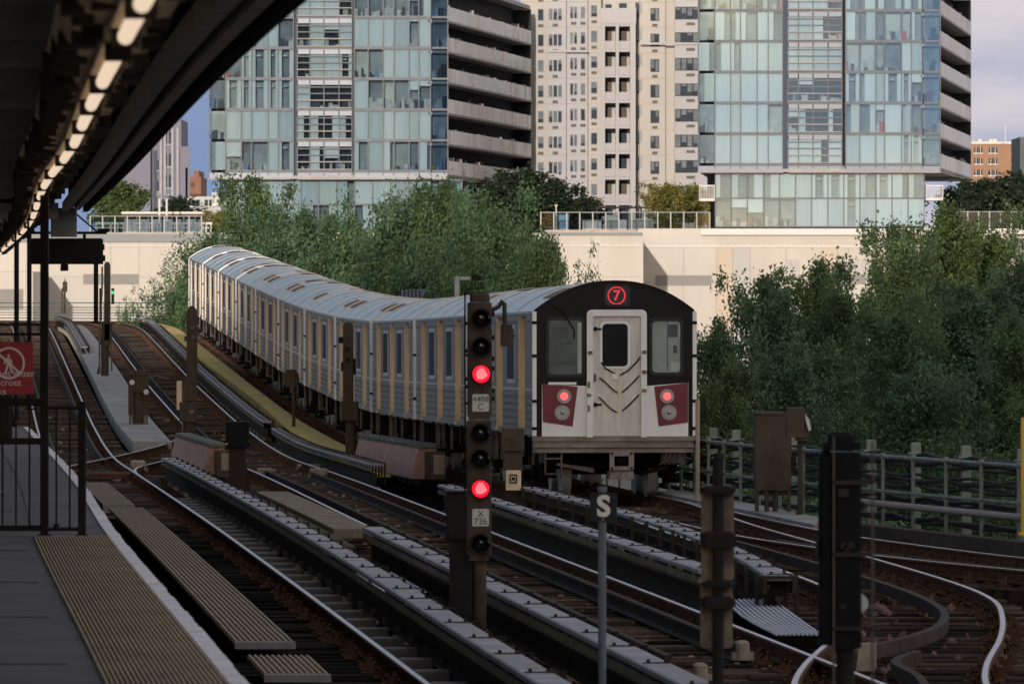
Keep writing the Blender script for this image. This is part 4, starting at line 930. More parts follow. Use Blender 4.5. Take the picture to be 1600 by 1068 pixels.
mb = MB(); mb.cyl((CX(1302.5),-.012,CZ(1068)),(CX(1302.5),-.012,CZ(682)),.007,6); mb.cyl((CX(1362),-.012,CZ(1090)),(CX(1362),-.012,CZ(690)),.005,6); mb.cyl((CX(1365.5),-.012,CZ(1090)),(CX(1365.5),-.012,CZ(662)),.0035,6); mb.build('conduit', mat('conduit_grey', (.07,.066,.066), .6), b3)
mb = MB(); mb.cyl((CX(1322),.08,0),(CX(1322),.08,CZ(1010)),.05,14); mb.build('pole', M['sigblack'], b3)
mb = MB(); mb.prism(rrect(CX(1344),CX(1350),CZ(957),CZ(930),.01), .15, .17); mb.cyl((CX(1345),.17,CZ(944)),(CX(1345),.3,CZ(944)),.05,14); mb.build('lamp_back', M['plate'], b3)

# lineside boxes and masts further off: parts given in photo pixels at distance Y
def mast(name, label, cat, px, pybase, Y, parts, group=None):
    p = pxw(px, pybase, Y); o = thing(name, label, cat, p, 0, group)
    QX = lambda q: pxw(q,0,Y).x-p.x
    QZ = lambda q: HC-(q-YH)*Y/FPX-p.z
    for t in parts:
        nm, m, shapes = t; mb = MB()
        for s in shapes:
            if s[0] == 'b': mb.bbox(QX(s[1]),QX(s[3]),s[5] if len(s)>5 else -.12,s[6] if len(s)>6 else .12,QZ(s[4]),QZ(s[2]),.012)
            elif s[0] == 'c': mb.cyl((QX(s[1]),0,QZ(s[3])),(QX(s[1]),0,QZ(s[2])),s[4],12)
            elif s[0] == 't': mb.tube([(QX(a),-.14,QZ(b)) for a,b in s[2]], s[1], 5)
            elif s[0] == 'p': mb.prism([(QX(a),QZ(b)) for a,b in s[1]], s[2], s[3])
            elif s[0] == 'd': mb.cyl((QX(s[1]),s[4],QZ(s[2])),(QX(s[1]),s[4]-.03,QZ(s[2])),s[3],12)
        mb.build(nm, M[m] if isinstance(m,str) else m, o)
    return o
bark = mat('signal_dusty_brown', (.062,.048,.039), .9, 0, .3, 5, .1, col2=(.06,.05,.04))
mast('railway_signal', 'slim brown signal mast standing on the grey concrete walkway', 'railway signal', 166, 587, 236, [
    ('pole', bark, [('c',164,520,587,.12)]), ('signal_head', bark, [('b',163,413,172,540,-.15,.2),('b',159,505,175,531,-.15,.2),('p',[(163,413),(165,409),(170,409),(172,413)],-.1,.1)]),
    ('lens', 'lens_green', [('d',176,457,.05,-.1)]), ('side_lamp', 'sigbrown', [('b',174,450,178,475,0,.2),('b',155,450,159,500,0,.2)]), ('conduit', 'undergrey', [('t',.03,[(160,416),(160,450),(156,520),(156,584)]),('t',.025,[(174,520),(175,580)])]), ('foot', bark, [('p',[(151,584),(157,584),(157,572),(154,572)],-.1,.1)])], None)
mast('railway_signal', 'brown signal mast before the far train cars, left of the yellow walkway', 'railway signal', 296, 697, 177, [
    ('pole', bark, [('c',296,655,697,.16)]), ('signal_head', bark, [('b',292,484,308,600,-.15,.2),('b',285,590,307,625,-.16,.2),('b',281,628,308,659,-.2,.25),('p',[(294,484),(296,478),(303,478),(307,484)],-.1,.1)]),
    ('relay_box', 'tan', [('b',276,595,285,640,0,.25)]), ('bolt', 'undergrey', [('d',301,512,.05,-.16),('d',302,527,.05,-.16),('b',288,525,292,533,-.1,.1),('d',300,643,.06,-.21)]), ('conduit', 'undergrey', [('t',.025,[(288,600),(287,650),(284,697)])])])
mast('relay_cabinet', 'squat brown relay cabinet on a post, on the concrete walkway', 'cabinet', 215, 669, 199, [
    ('post', bark, [('c',216,600,669,.17)]), ('cabinet', bark, [('b',201,578,232,586,-.25,.3),('b',201,586,210,648,-.2,.3),('b',208,586,232,612,-.22,.3),('b',223,612,232,648,-.1,.3)]), ('bracket', 'undergrey', [('t',.03,[(204,648),(203,668)]),('t',.03,[(208,648),(208,664)]),('t',.03,[(226,648),(226,668)]),('t',.03,[(230,648),(230,666)]),('t',.02,[(230,590),(245,587),(265,592)])]), ('bolt', 'plate', [('d',207,597,.07,-.22),('d',229,612,.07,-.25)])])
mast('relay_cabinet', 'near-black square box on a dark post beside the middle track', 'cabinet', 371, 768, 127, [
    ('post', mat('box_post', (.04,.027,.025), .8, 0, .3, 5), [('b',358,692,384,765,-.13,.13),('p',[(380,765),(384,720),(393,768)],-.02,.02)]), ('cabinet', sb, [('b',353,658,389,690,-.2,.2),('b',357,690,392,698,-.22,.2)])])
mast('railway_signal', 'grey-brown signal on a round post against the side of the train', 'railway signal', 546, 712, 169, [
    ('post', bark, [('c',548,655,712,.12)]), ('signal_head', bark, [('b',536,508,552,628,-.15,.2),('b',534,627,560,656,-.25,.25),('p',[(537,508),(539,503),(549,503),(551,508)],-.1,.1)]), ('fitting', 'sigblack', [('b',529,526,536,536,-.1,.1),('d',543,545,.06,-.16),('d',544,562,.06,-.16),('b',533,565,537,580,-.1,.1),('b',552,560,556,585,-.1,.1)])])
mast('lineside_lamp', 'small brown box on a thin post standing on the yellow walkway', 'box', 459, 674, 196, [
    ('post', bark, [('c',459,605,672,.045),('b',454,670,465,675,-.1,.1)]), ('box', bark, [('b',446,577,462,604,-.15,.2),('p',[(462,579),(467,585),(467,602),(462,604)],-.1,.1)])])
mast('lineside_box', 'tan panel with a square outline on a brown post left of the train face', 'box', 801, 792, 116, [
    ('post', bark, [('b',790,705,812,792,-.1,.1)]), ('cabinet', 'boxbrown', [('b',784,668,819,704,-.18,.2),('b',786,704,816,735,-.14,.2),('b',791,686,803,688,-.2,-.181)]), ('panel', 'tan', [('b',790,734,814,765,-.19,-.141)]), ('outline', 'boxbrown', [('b',796,740,808,742,-.2,-.191),('b',796,752,808,754,-.2,-.191),('b',796,742,798,752,-.2,-.191),('b',806,742,808,752,-.2,-.191),('b',799.5,744.5,804.5,749.5,-.2,-.191)])])
mast('equipment_cabinet', 'tall brown cabinet on legs beside the cable fence', 'cabinet', 1210, 810, 112, [
    ('cabinet', 'boxbrown', [('b',1179,645,1236,765,-.2,.4),('b',1178,643,1226,647,-.22,.42)]), ('leg', 'boxbrown', [('b',1179,766,1185,810,-.2,-.1)]), ('leg', 'boxbrown', [('b',1194,766,1201,810,-.2,-.1)]), ('leg', 'boxbrown', [('b',1207,768,1215,810,-.1,0)]), ('leg', 'boxbrown', [('b',1229,766,1235,808,-.2,-.1)]), ('base_frame', 'boxbrown', [('b',1179,767,1236,773,-.099,.3)]), ('conduit', 'undergrey', [('t',.01,[(1213,764),(1212,790)]),('t',.012,[(1236,712),(1230,705),(1226,716)])])])
mast('hooded_lamp', 'brown hooded box with a pale visor on a rusty post beside the cabinet', 'lamp', 1248, 818, 110, [
    ('post', bark, [('b',1246,684,1254,816,-.05,.05),('p',[(1237,818),(1246,794),(1254,818)],-.06,.06)]), ('box', 'boxbrown', [('b',1228,636,1256,683,-.2,.2),('b',1243,683,1263,688,-.15,.15),('p',[(1256,637),(1267,660),(1264,682),(1256,683)],-.15,.15)]), ('visor', 'plate', [('p',[(1257,645),(1264,655),(1267,671),(1263,673),(1258,656)],-.19,-.155)]), ('junction', 'sigblack', [('b',1236,712,1244,735,-.05,.1)])])
mast('tan_post', 'slim tan post rising just right of the train face', 'post', 1090, 782, 121, [('shaft', 'tanpole', [('c',1090,625,782,.036),('b',1087,776,1094,783,-.06,.06)])])
mast('yellow_post', 'yellow post cut off by the right edge of the picture', 'post', 1599, 836, 96, [('shaft', 'yellow', [('b',1595,652,1606,832,-.04,.04)]), ('foot', 'yellow', [('b',1591,831,1610,836,-.08,.08)])])
mast('signal_mast_head', 'distant thin signal post behind the walkway mast, in front of the pale wall', 'railway signal', 101, 490, 345, [('post', 'sigbrown', [('c',101,450,490,.05),('c',97,450,490,.03)]), ('head', 'sigbrown', [('b',98,440,105,456,-.1,.1),('p',[(100,440),(101.5,434),(103,440)],-.05,.05)])])
mast('track_lamp', 'pale round lamp on a thin post by the far railing', 'lamp', 271, 490, 330, [('post', 'sigblack', [('c',271,456,490,.05)]), ('lamp', 'undergrey', [('d',268,452,.13,0),('b',264,447,274,452,-.05,.05)])])
# faded red boarded covers
def boarded(label, a_, b_, w_, h):
    p = fr(a_[0], a_[1], -.1); q = fr(b_[0], b_[1], -.1); L_ = (q-p).length
    o = thing('boarded_cover', label, 'cover box', p, math.atan2(-(q.x-p.x), q.y-p.y), 'boarded cover boxes')
    mb = MB(); mb.hexa([(-w_*.5,0,0),(w_*.5,0,0),(w_*.5,L_,0),(-w_*.5,L_,0),(-w_*.28,0,h),(w_*.28,0,h),(w_*.28,L_,h),(-w_*.28,L_,h)]); mb.build('side_boards', M['pinkwood'], o)
    mb = MB(); k = int(L_/.5)
    for i in range(k):
        y = L_*i/k
        mb.hexa([(-w_*.5-.012,y+.03,.02),(-w_*.49,y+.03,.02),(-w_*.49,y+L_/k-.03,.02),(-w_*.5-.012,y+L_/k-.03,.02),(-w_*.28-.014,y+.03,h-.02),(-w_*.27,y+.03,h-.02),(-w_*.27,y+L_/k-.03,h-.02),(-w_*.28-.014,y+L_/k-.03,h-.02)])
    mb.build('batten', mat('pale_red_batten', (.40,.25,.23), .9, 0, .3, 6), o)
    mb = MB(); mb.bbox(-w_*.30,w_*.31,-.05,L_+.05,h+.002,h+.09,.03); mb.build('lid', M['greywood'], o)
    mb = MB(); mb.bbox(-w_*.1,w_*.5,-.5,-.06,0,h*.9,.02); mb.build('end_post', M['boxbrown'], o)
    mb = MB(); mb.box(w_*.1,w_*.45,-.52,-.502,.1,h*.8); mb.build('end_plate', M['insul'], o)
boarded('faded pink boarded cover with a grey lid beside the train', (9.55,146.5), (8.98,157), .62, .60)
boarded('weathered boarded cover with a grey lid left of the black square box', (5.62,151.5), (5.3,163), .55, .56)
# steel railings with cables along the outer edge
def fence(name, label, cs, a, b, post_step, big_step, cables=True, hgt=1.05):
    o = thing(name, label, 'fence', fr(lerp_table(cs,a), a, -.3)); org = o.location
    mb = MB()
    for z, r in ((hgt,.032),(hgt*.52,.028))+(() if cables else ((hgt*.78,.03),(hgt*.25,.03),(hgt*.65,.02),(hgt*.4,.02))): mb.tube([fr(lerp_table(cs,s), s, z-.15) for s in steps(a,b,2)], r, 6)
    mb.build('rail', M['railing'], o, org)
    pm = MB(); pm.cyl((0,0,-.3),(0,0,hgt-.17),.03,6); pm.cyl((0,0,hgt-.17),(0,0,hgt-.1),.045,6); pme = pm.mesh('post', M['railing'])
    s = a+.5; k = 0
    while s < b and k < 100: link('post', pme, o, fr(lerp_table(cs,s), s, 0)-org, PHI); s += post_step; k += 1
    if big_step:
        bm = MB(); bm.bbox(-.07,.07,-.05,.05,-.3,hgt+.06,.01); bm.box(-.12,.12,-.1,-.051,hgt-.16,hgt-.08); bm.box(-.14,.0,-.1,-.051,.5,.54); bm.box(-.14,.0,-.1,-.051,.2,.24); bme = bm.mesh('stanchion', M['railing'])
        s = a+1.0; k = 0
        while s < b and k < 60: link('stanchion', bme, o, fr(lerp_table(cs,s)+.28, s, 0)-org, PHI); s += big_step; k += 1
    if cables:
        mb = MB(); rr = random.Random(4)
        for z in (1.06,1.02,.97,.92,.78,.72,.67,.62,.45,.40,.35,.16,.12):
            ph = rr.uniform(0,6); mb.tube([fr(lerp_table(cs,s)+.16+rr.uniform(-.01,.01), s, z-.1-.05*abs(math.sin(s*1.05/1.0+ph))+rr.uniform(-.012,.012)) for s in steps(a,b,.7)], rr.choice((.022,.03,.035)), 5)
        mb.build('cable', M['cable'], o, org)
    return o
FC = [(86,16.6),(94,15.3),(100,14.55),(106,13.9),(112,13.4),(118,13.0),(125,12.78),(135,12.7),(480,12.7)]
fence('cable_fence', 'grey-green pipe railing with sagging cable bundles curving off to the right', FC, 88, 134, 2.0, 3.1)
fence('track_railing', 'distant dark railing along the outer edge of the far bend', FC, 134, 470, 2.6, 0, False, 1.1)
# low beam in front of the railing
mb = MB(); mb.sweep([(-.12,-.3),(.12,-.3),(.12,-.06),(-.12,-.06)], [fr(lerp_table(FC,s)-.45, s, 0) for s in steps(86,112,1.5)]); tag(mb.build('guard_timber', M['boxbrown']), 'long dark timber lying along the foot of the cable railing', 'timber')
mb = MB(); mb.tube([fr(lerp_table(FC,s)-.12, s, .22) for s in steps(86,112,1.5)], .05, 8); tag(mb.build('conduit_pipe', mat('pinkish_pipe', (.3,.26,.26), .7)), 'pale pipe running low along the cable railing', 'pipe')
# street lamp head behind the train
mast('floodlight', 'pale grey bracket lamp on a post showing above the train roof', 'lamp', 714, 560, 172, [('post', mat('galvanised', (.3,.32,.35), .5, .4, .2, 5), [('b',710,432,718,560,-.05,.05)]), ('arm', MATS['galvanised'], [('b',718.2,432,737,437,-.05,.05)]), ('lamp', 'sigblack', [('b',736,430,752,438,-.1,.1)])])
mast('solar_panel', 'small tilted solar panel showing over the train roof', 'solar panel', 645, 520, 200, [('post', MATS['galvanised'], [('b',642,466,648,520,-.05,.05)]), ('panel', mat('solar_blue', (.1,.13,.2), .2, .2, .2, 10), [('p',[(623,466),(626,453),(668,451),(660,466)],-.1,.0)]), ('louvre', M['cable'], [('b',625+6*i,453,627+6*i,466,-.12,-.101) for i in range(6)])])
# ------------------------------------------------------------------ trees
leafA = leaf_mat('poplar_leaf', (.068,.128,.058), (.118,.188,.085))
leafC = leaf_mat('poplar_leaf_yellow', (.075,.125,.052), (.125,.18,.075))
leafE = leaf_mat('poplar_leaf_cool', (.06,.118,.062), (.108,.175,.09))
leafB = leaf_mat('poplar_leaf_light', (.075,.115,.035), (.13,.17,.06))
leafD = leaf_mat('dark_leaf', (.018,.028,.016), (.035,.05,.025), .2)
leafY = leaf_mat('yellow_green_leaf', (.17,.17,.04), (.26,.24,.06))
barkm = mat('tree_bark', (.11,.09,.07), .95, 0, .3, 4, .3)
def tree_mesh(seed, H=14.0, Rr=2.5, nb=36, nt=9, nl=135, leaf=.155, clear=.12, shape=.75, up=.9, lm=None):
    rs = np.random.RandomState(seed); rr = random.Random(seed)
    tk = MB(); pts = []; x = y = 0.0
    for i in range(9):
        z = H*.97*i/8; pts.append((x,y,z)); x += rr.uniform(-.18,.18); y += rr.uniform(-.18,.18)
    for i in range(8): tk.cyl(pts[i], pts[i+1], .17*(1-i/8.6)*H/14, 7, .17*(1-(i+1)/8.6)*H/14, caps=False)
    C = []; SG = []
    def at(t):
        f = min(7.999, t*8); i = int(f); u = f-i; return [pts[i][k]+(pts[i+1][k]-pts[i][k])*u for k in range(3)]
    for b in range(nb):
        t = clear+(.97-clear)*((b+.5)/nb); az = b*2.4+rr.uniform(-.5,.5)
        prof = (1-((t-.45)/.66)**2) if t > .45 else (1-((.45-t)/.7)**2)
        ln = Rr*max(.28, prof)**shape*rr.uniform(.6,1.3)
        p = Vector(at(t*.93)); lift = ln*up*rr.uniform(.6,1.4)
        tip = p+Vector((math.cos(az)*ln, math.sin(az)*ln, lift)); mid = p.lerp(tip,.5)+Vector((0,0,-.12*ln))
        r0 = .05*(1-t*.7)*H/14; tk.cyl(p, mid, r0, 5, r0*.6, caps=False); tk.cyl(mid, tip, r0*.6, 5, r0*.15, caps=False)
        for q in range(nt):
            u = .25+.75*(q+rr.random())/nt; cpt = (p.lerp(mid,u*2) if u < .5 else mid.lerp(tip,u*2-1))
            sp = .20*ln+.12
            cpt = cpt+Vector((rr.gauss(0,sp*.6),rr.gauss(0,sp*.6),rr.gauss(0,sp*.5)))
            C.append(tuple(cpt)); SG.append((.22+.12*rr.random())*(1.3-.6*u)*(Rr/2.5)**.5)
    for q in range(int(nt*2)):
        t = .78+.2*rr.random(); p = at(t); C.append((p[0]+rr.gauss(0,.12),p[1]+rr.gauss(0,.12),p[2]+.2)); SG.append(.2)
    C = np.array(C); SG = np.array(SG); n = len(C)*nl
    idx = np.repeat(np.arange(len(C)), nl)
    P = C[idx]+rs.randn(n,3)*SG[idx][:,None]*np.array([1,1,1.15])
    d = rs.randn(n,3)+np.array([0,0,.35]); d /= np.linalg.norm(d,axis=1)[:,None]
    e = rs.randn(n,3); a = np.cross(d,e); a /= np.linalg.norm(a,axis=1)[:,None]; c = np.cross(d,a)
    L_ = leaf*(.55+.8*rs.rand(n))[:,None]; W_ = L_*.62
    V = np.empty((n,4,3)); V[:,0] = P-a*L_*.5; V[:,1] = P+c*W_*.5+d*L_*.08; V[:,2] = P+a*L_*.5; V[:,3] = P-c*W_*.5+d*L_*.08
    me = bpy.data.meshes.new('crown'); me.vertices.add(n*4); me.vertices.foreach_set('co', V.reshape(-1))
    me.loops.add(n*4); me.loops.foreach_set('vertex_index', np.arange(n*4,dtype=np.int32))
    me.polygons.add(n); me.polygons.foreach_set('loop_start', np.arange(0,n*4,4,dtype=np.int32))
    me.update(calc_edges=True); me.validate(); me.materials.append(lm or leafA)
    return tk.mesh('trunk', barkm), me
TV = [tree_mesh(11), tree_mesh(12, Rr=2.2, up=1.2, lm=leafC), tree_mesh(13, Rr=2.8, nb=34, leaf=.175, lm=leafE), tree_mesh(14, Rr=2.4, shape=.6, up=1.1, nb=32, leaf=.145)]
TS = [tree_mesh(21, Rr=2.3, nb=24, nt=6, nl=40, clear=.2, up=1.0)]
def with_mat(v, m):
    t, c = v; c2 = c.copy(); c2.materials.clear(); c2.materials.append(m); return t, c2
TL = [with_mat(TV[1], leafB), with_mat(TV[3], leafB)]
GZ = -8.0
def tree(label, px, ytop, Y, wpx, var, rot, group, base=GZ, cat='tree', H=14.0, Rr=2.5, name='tree'):
    p = pxw(px, ytop, Y); o = thing(name, label, cat, (p.x, Y, base), rot, group)
    hz = (p.z-base)/H*1.01; sx_ = wpx*Y/FPX/(2*Rr*.78)
    o.scale = (sx_, sx_, hz)
    link('trunk', var[0], o); link('crown', var[1], o)
    return o
GM = 'trees behind the train'; GR = 'trees right of the train'
for i, a in enumerate([
    ('leafy tree behind the far end of the train, under the corner of the left tower', 345,345,318,130,TV[0]),
    ('tallest pointed tree in front of the left glass tower', 404,276,312,120,TV[1]),
    ('bushy tree right of the tallest pointed tree, over the middle cars', 470,322,290,130,TV[2]),
    ('tree with a notched top under the middle of the left tower', 538,316,272,130,TV[3]),
    ('low rounded tree between two taller ones behind the train', 597,334,262,110,TV[0]),
    ('broad tree behind the train under the right corner of the left tower', 655,291,250,150,TV[2]),
    ('tall tree above the solar panel behind the train', 705,284,246,120,TV[1]),
    ('tree left of the terrace railing with a rounded crown', 765,306,236,140,TV[3]),
    ('tree just above the signal with two red lights, beside the pale wall', 820,330,230,120,TV[0]),
    ('lower tree stepping down in front of the pale wall', 848,372,222,90,TV[1]),
    ('thin small tree against the pale wall above the train roof', 905,388,215,80,TS[0])]):
    tree(a[0],a[1],a[2],a[3],a[4],a[5],i*1.3,GM)
for i, (px, yt, Y) in enumerate([(370,395,322),(430,370,300),(500,390,280),(570,395,268),(630,380,255),(690,375,248),(745,385,240),(800,400,232)]):
    tree('lower tree filling the gap low down behind the train roof, %s' % ['at its far end','below the pointed tree','below the bushy tree','below the notched tree','below the rounded tree','under the broad tree','behind the solar panel','beside the red signal'][i], px, yt, Y-6, 125, TV[(i+1)%4], i*2.1+.4, GM)
for i, a in enumerate([
    ('tree touching the right edge of the train face', 1130,485,205,110,TV[0]),
    ('dark tree right of the train with a stepped top', 1185,425,225,120,TV[2]),
    ('tree with a double tip in front of the pale wall', 1268,406,235,130,TV[1]),
    ('tree above the tall brown cabinet, left of the highest crown', 1325,435,228,110,TV[3]),
    ('leafy tree leaning in front of the right tower base', 1408,350,255,120,TV[1]),
    ('highest tree at right with pale sunlit top leaves', 1475,322,262,150,TL[0]),
    ('second sunlit tree beside the highest one at right', 1540,338,268,130,TL[1]),
    ('tree cut by the right edge of the picture', 1606,395,250,130,TV[2]),
    ('broad dark tree below the highest crown at right', 1500,440,228,170,TV[2]),
    ('dark tree low at right, above the cable railing', 1575,480,212,140,TV[0]),
    ('dark tree low behind the large unlit signal', 1400,470,210,150,TV[3]),
    ('low dark tree behind the hooded lamp', 1300,515,200,140,TV[0]),
    ('low dark tree behind the tall brown cabinet', 1215,530,196,130,TV[2]),
    ('low bush-like tree behind the tan post', 1130,575,186,110,TV[1]),
    ('low dark tree above the stanchions of the railing', 1460,560,190,150,TV[2])]):
    tree(a[0],a[1],a[2],a[3],a[4],a[5],i*1.7+.5,GR)
for i, a in enumerate([('thin young tree left of the train in front of the pale wall', 245,424,352,90,TS[0]),('leafy tree partly hidden by the far end of the train', 296,408,345,80,TV[3]),('bushy tree over the far railing left of the train', 278,440,338,90,TV[0]),('sprig of a tree behind the slim walkway mast', 198,452,350,50,TS[0])]):
    tree(a[0],a[1],a[2],a[3],a[4],a[5],i*2.2,'trees at the far bend')
# scrub under the trees
mb = MB()
stuff(tag(link('undergrowth', tree_mesh(31, H=3.0, Rr=1.6, nb=16, nt=6, nl=60, leaf=.14, clear=.02)[1], None, (7,170,-8)), 'low green scrub on the ground under the trees', 'scrub'))
sc0 = bpy.data.objects['undergrowth'].data
bpy.data.objects.remove(bpy.data.objects['undergrowth'])
base = np.empty(len(sc0.vertices)*3); sc0.vertices.foreach_get('co', base); base = base.reshape(-1,3)
parts = []
rs = random.Random(9)
for i in range(44):
    Y = rs.uniform(128,200); c0 = rs.uniform(15.5,24); s_ = rs.uniform(.7,1.25); a = rs.uniform(0,6.28); ca, sa = math.cos(a), math.sin(a)
    v = base*s_; v = np.stack([v[:,0]*ca-v[:,1]*sa, v[:,0]*sa+v[:,1]*ca, v[:,2]],1)+np.array([c0-SL*Y, Y, -8+rs.uniform(0,3.4)]); parts.append(v)
V = np.concatenate(parts); n = len(V)//4
me = bpy.data.meshes.new('undergrowth'); me.vertices.add(len(V)); me.vertices.foreach_set('co', V.reshape(-1)); me.loops.add(len(V)); me.loops.foreach_set('vertex_index', np.arange(len(V),dtype=np.int32)); me.polygons.add(n); me.polygons.foreach_set('loop_start', np.arange(0,len(V),4,dtype=np.int32)); me.update(calc_edges=True); me.materials.append(leafA)
stuff(tag(link('undergrowth', me), 'low green scrub on the bank behind the railing', 'scrub'))

# ------------------------------------------------------------------ pale podium wall and terrace
wallm = mat('pale_wall', (.555,.505,.45), .85, 0, .07, .12, 0, (1,1,.35), col2=(.46,.40,.345), amt=(.5,.8)); wallw = mat('warm_wall_panel', (.55,.45,.35), .85, 0, .05, .2); wallg = mat('grey_wall_panel', (.47,.44,.42), .85, 0, .05, .2)
joint = mat('wall_joint', (.36,.31,.28), .9); band = mat('grey_band', (.27,.25,.23), .9, 0, .08, .3); parap = mat('grey_parapet', (.26,.27,.28), .85, 0, .06, .2); coping = mat('white_coping', (.66,.63,.60), .8, 0, .05, .2)
YA, YB = 700.0, 727.0
wl = thing('podium_wall', 'long pale sunlit wall of the parking podium below the towers', 'wall', (0,YB,GZ))
def wq(mbx, px0, px1, py0, py1, Y, t0, t1, m=0):
    a = pxw(px0,py1,Y); b = pxw(px1,py0,Y); mbx.box(a.x,b.x,Y-YB-t1,Y-YB-t0,a.z-GZ,b.z-GZ,m)
mb = MB(); a = pxw(-400,0,YA).x; b = pxw(1005,0,YA).x; zt = pxw(0,364,YA).z-GZ
mb.box(a,b,YA-YB,60,0,zt); mb.box(b+.01,pxw(2100,0,YB).x,0,60,0,pxw(0,357,YB).z-GZ); mb.build('wall', wallm, wl)
mb = MB()
wq(mb,-400,336,365,378,YA,.0,.25); wq(mb,852,1004,363,367,YA,0,.25); mb.build('parapet', parap, wl)
mb = MB(); wq(mb,1095,2100,357,367,YB,0,.5); wq(mb,1005.5,2100,384,386,YB,0,.12); wq(mb,160,1004,383,384.5,YA,0,.1); mb.build('coping', coping, wl)
mb = MB()
for px in (173,217,278,336,860,935): wq(mb,px-.35,px+.35,379,560,YA,0,.05)
for px in (1068,1119.5,1145,1172,1228,1284,1309,1326,1352,1500): wq(mb,px-.35,px+.35,386.5,560,YB,0,.05)
wq(mb,1005.5,2100,440,440.6,YB,0,.04); wq(mb,-400,1004,432,432.5,YA,0,.04)
mb.build('joint', joint, wl)
mb = MB(); wq(mb,130,217,428,444,YA,0,.06); wq(mb,1024,1112,430,446,YB,0,.06); wq(mb,-20,75,424,446,YA,0,.06); wq(mb,1326,1352,428,444,YB,0,.06); mb.build('vent_band', band, wl)
mb = MB(); wq(mb,1120,1144.5,386.5,560,YB,0,.03,0); wq(mb,1284.5,1308.5,386.5,560,YB,0,.03,0); wq(mb,1228.5,1250,405,440,YB,0,.03,1); wq(mb,1145.5,1171.5,386.5,560,YB,0,.03,1); wq(mb,1327,1378,405,440,YB,0,.035,1); mb.build('panel', [wallw, wallg], wl)
mb = MB(); wq(mb,1470,1560,382,405,YB,0,3.0); wq(mb,1578,1600,372,398,YB,0,1.5); mb.build('grey_block', parap, wl)
mb = MB(); wq(mb,-60,75,426,560,YA,3,22); mb.build('annex', wallm, wl)
mb = MB(); wq(mb,24,60,452,482,YA,22,22.1); mb.build('annex_opening', band, wl)
ZP = pxw(0,364,YA).z; ZR = pxw(0,359,YB).z
def rail_terrace(label, px0, px1, Y, zbase, step, post_top):
    a = pxw(px0,0,Y).x; o = thing('terrace_railing', label, 'railing', (a,Y,zbase)); s = Y/FPX; h = (YH-post_top)*s+HC-zbase
    n = int((px1-px0)/step)+1
    pm = MB(); pm.box(-.055,.055,-.05,.05,0,h); pme = pm.mesh('post', mat('grey_rail_post', (.42,.41,.40), .8))
    for i in range(n): link('post', pme, o, (i*step*s,0,0))
    mb = MB(); mb.box(0,(n-1)*step*s,-.01,.01,.15,h*.95); mb.build('glass_panel', glass_mat('rail_glass_'+str(px0), (.7,.76,.8), .05), o)
    mb = MB(); mb.box(0,(n-1)*step*s,-.03,.03,h*.95,h); mb.build('top_rail', parap, o)
rail_terrace('post-and-glass railing on the left part of the podium roof', 141, 326, YA+1, ZP, 19.3, 337)
rail_terrace('post-and-glass railing on the podium roof between the towers', 845, 1112, YB+.6, ZR, 20.3, 331)
mb = MB(); a = pxw(-200,0,1).x
mb.box(pxw(-200,0,YA).x,pxw(700,0,YA).x,YA+.5,YA+75,ZP+.001,ZP+.05); mb.box(pxw(852,0,YB).x,pxw(1094,0,YB).x,YB+.3,YB+75,ZR-.4,ZR); struct(mb.build('terrace_floor', mat('terrace_paving', (.42,.34,.29), .9, 0, .15, .3)))
# white benches, lamp posts, pavilion, small huts
for i,(px,w_) in enumerate([(148,25),(172,22),(204,28),(232,20),(262,20),(283,26),(311,20)]):
    p = pxw(px,362,YA+3); L_ = w_*YA/FPX; mb = MB()
    mb.box(0,L_,0,.6,.42,.52); mb.box(0,L_,.55,.65,.8,1.0); 
    for x in (.05,L_*.5,L_-.15): mb.box(x,x+.1,0,.6,0,.42); mb.box(x,x+.1,.56,.64,.52,.8)
    tag(mb.build('bench', coping, None, None, (p.x,YA+3,ZP+.05)), 'white bench behind the left terrace railing', 'bench', 'white benches on the terrace')
for px, lab in ((249,'left one of two white twin lamp posts on the terrace'),(260.5,'right one of two white twin lamp posts on the terrace')):
    p = pxw(px,362,YA+5); o = thing('lamp_post', lab, 'lamp post', (p.x,YA+5,ZP+.05)); mb = MB(); mb.cyl((0,0,0),(0,0,3.2),.1,8); mb.build('pole', coping, o)
    mb = MB(); mb.cyl((0,0,3.2),(-.2,0,3.55),.05,6); mb.cyl((0,0,3.2),(.2,0,3.55),.05,6); mb.box(-.32,.32,-.15,.15,3.55,3.68); mb.build('lamp_head', parap, o)
p = pxw(190,0,YA+14); pv = thing('pavilion', 'low terrace pavilion with a flat rust-brown roof edge', 'pavilion', (p.x,YA+14,ZP+.05)); L_ = 134*YA/FPX
mb = MB(); mb.box(0,L_,-.5,5,1.6,2.1); mb.box(0,L_,-.52,-.5,1.9,2.1,1); mb.build('roof', [mat('pavilion_brown', (.12,.07,.05), .8), coping], pv)
mb = MB(); mb.box(.2,L_-.2,1,4.8,0,1.6); mb.build('wall', mat('pavilion_glass', (.06,.07,.09), .2, 0, .4, .8), pv)
mb = MB()
for i in range(7): mb.box(.3+i*L_/7.2,.42+i*L_/7.2,-.3,-.18,0,1.6)
mb.build('column', parap, pv)
shedm = mat('shed_wall', (.45,.43,.41), .8, 0, .3, .6, 0, (1,1,1), col2=(.2,.2,.22))
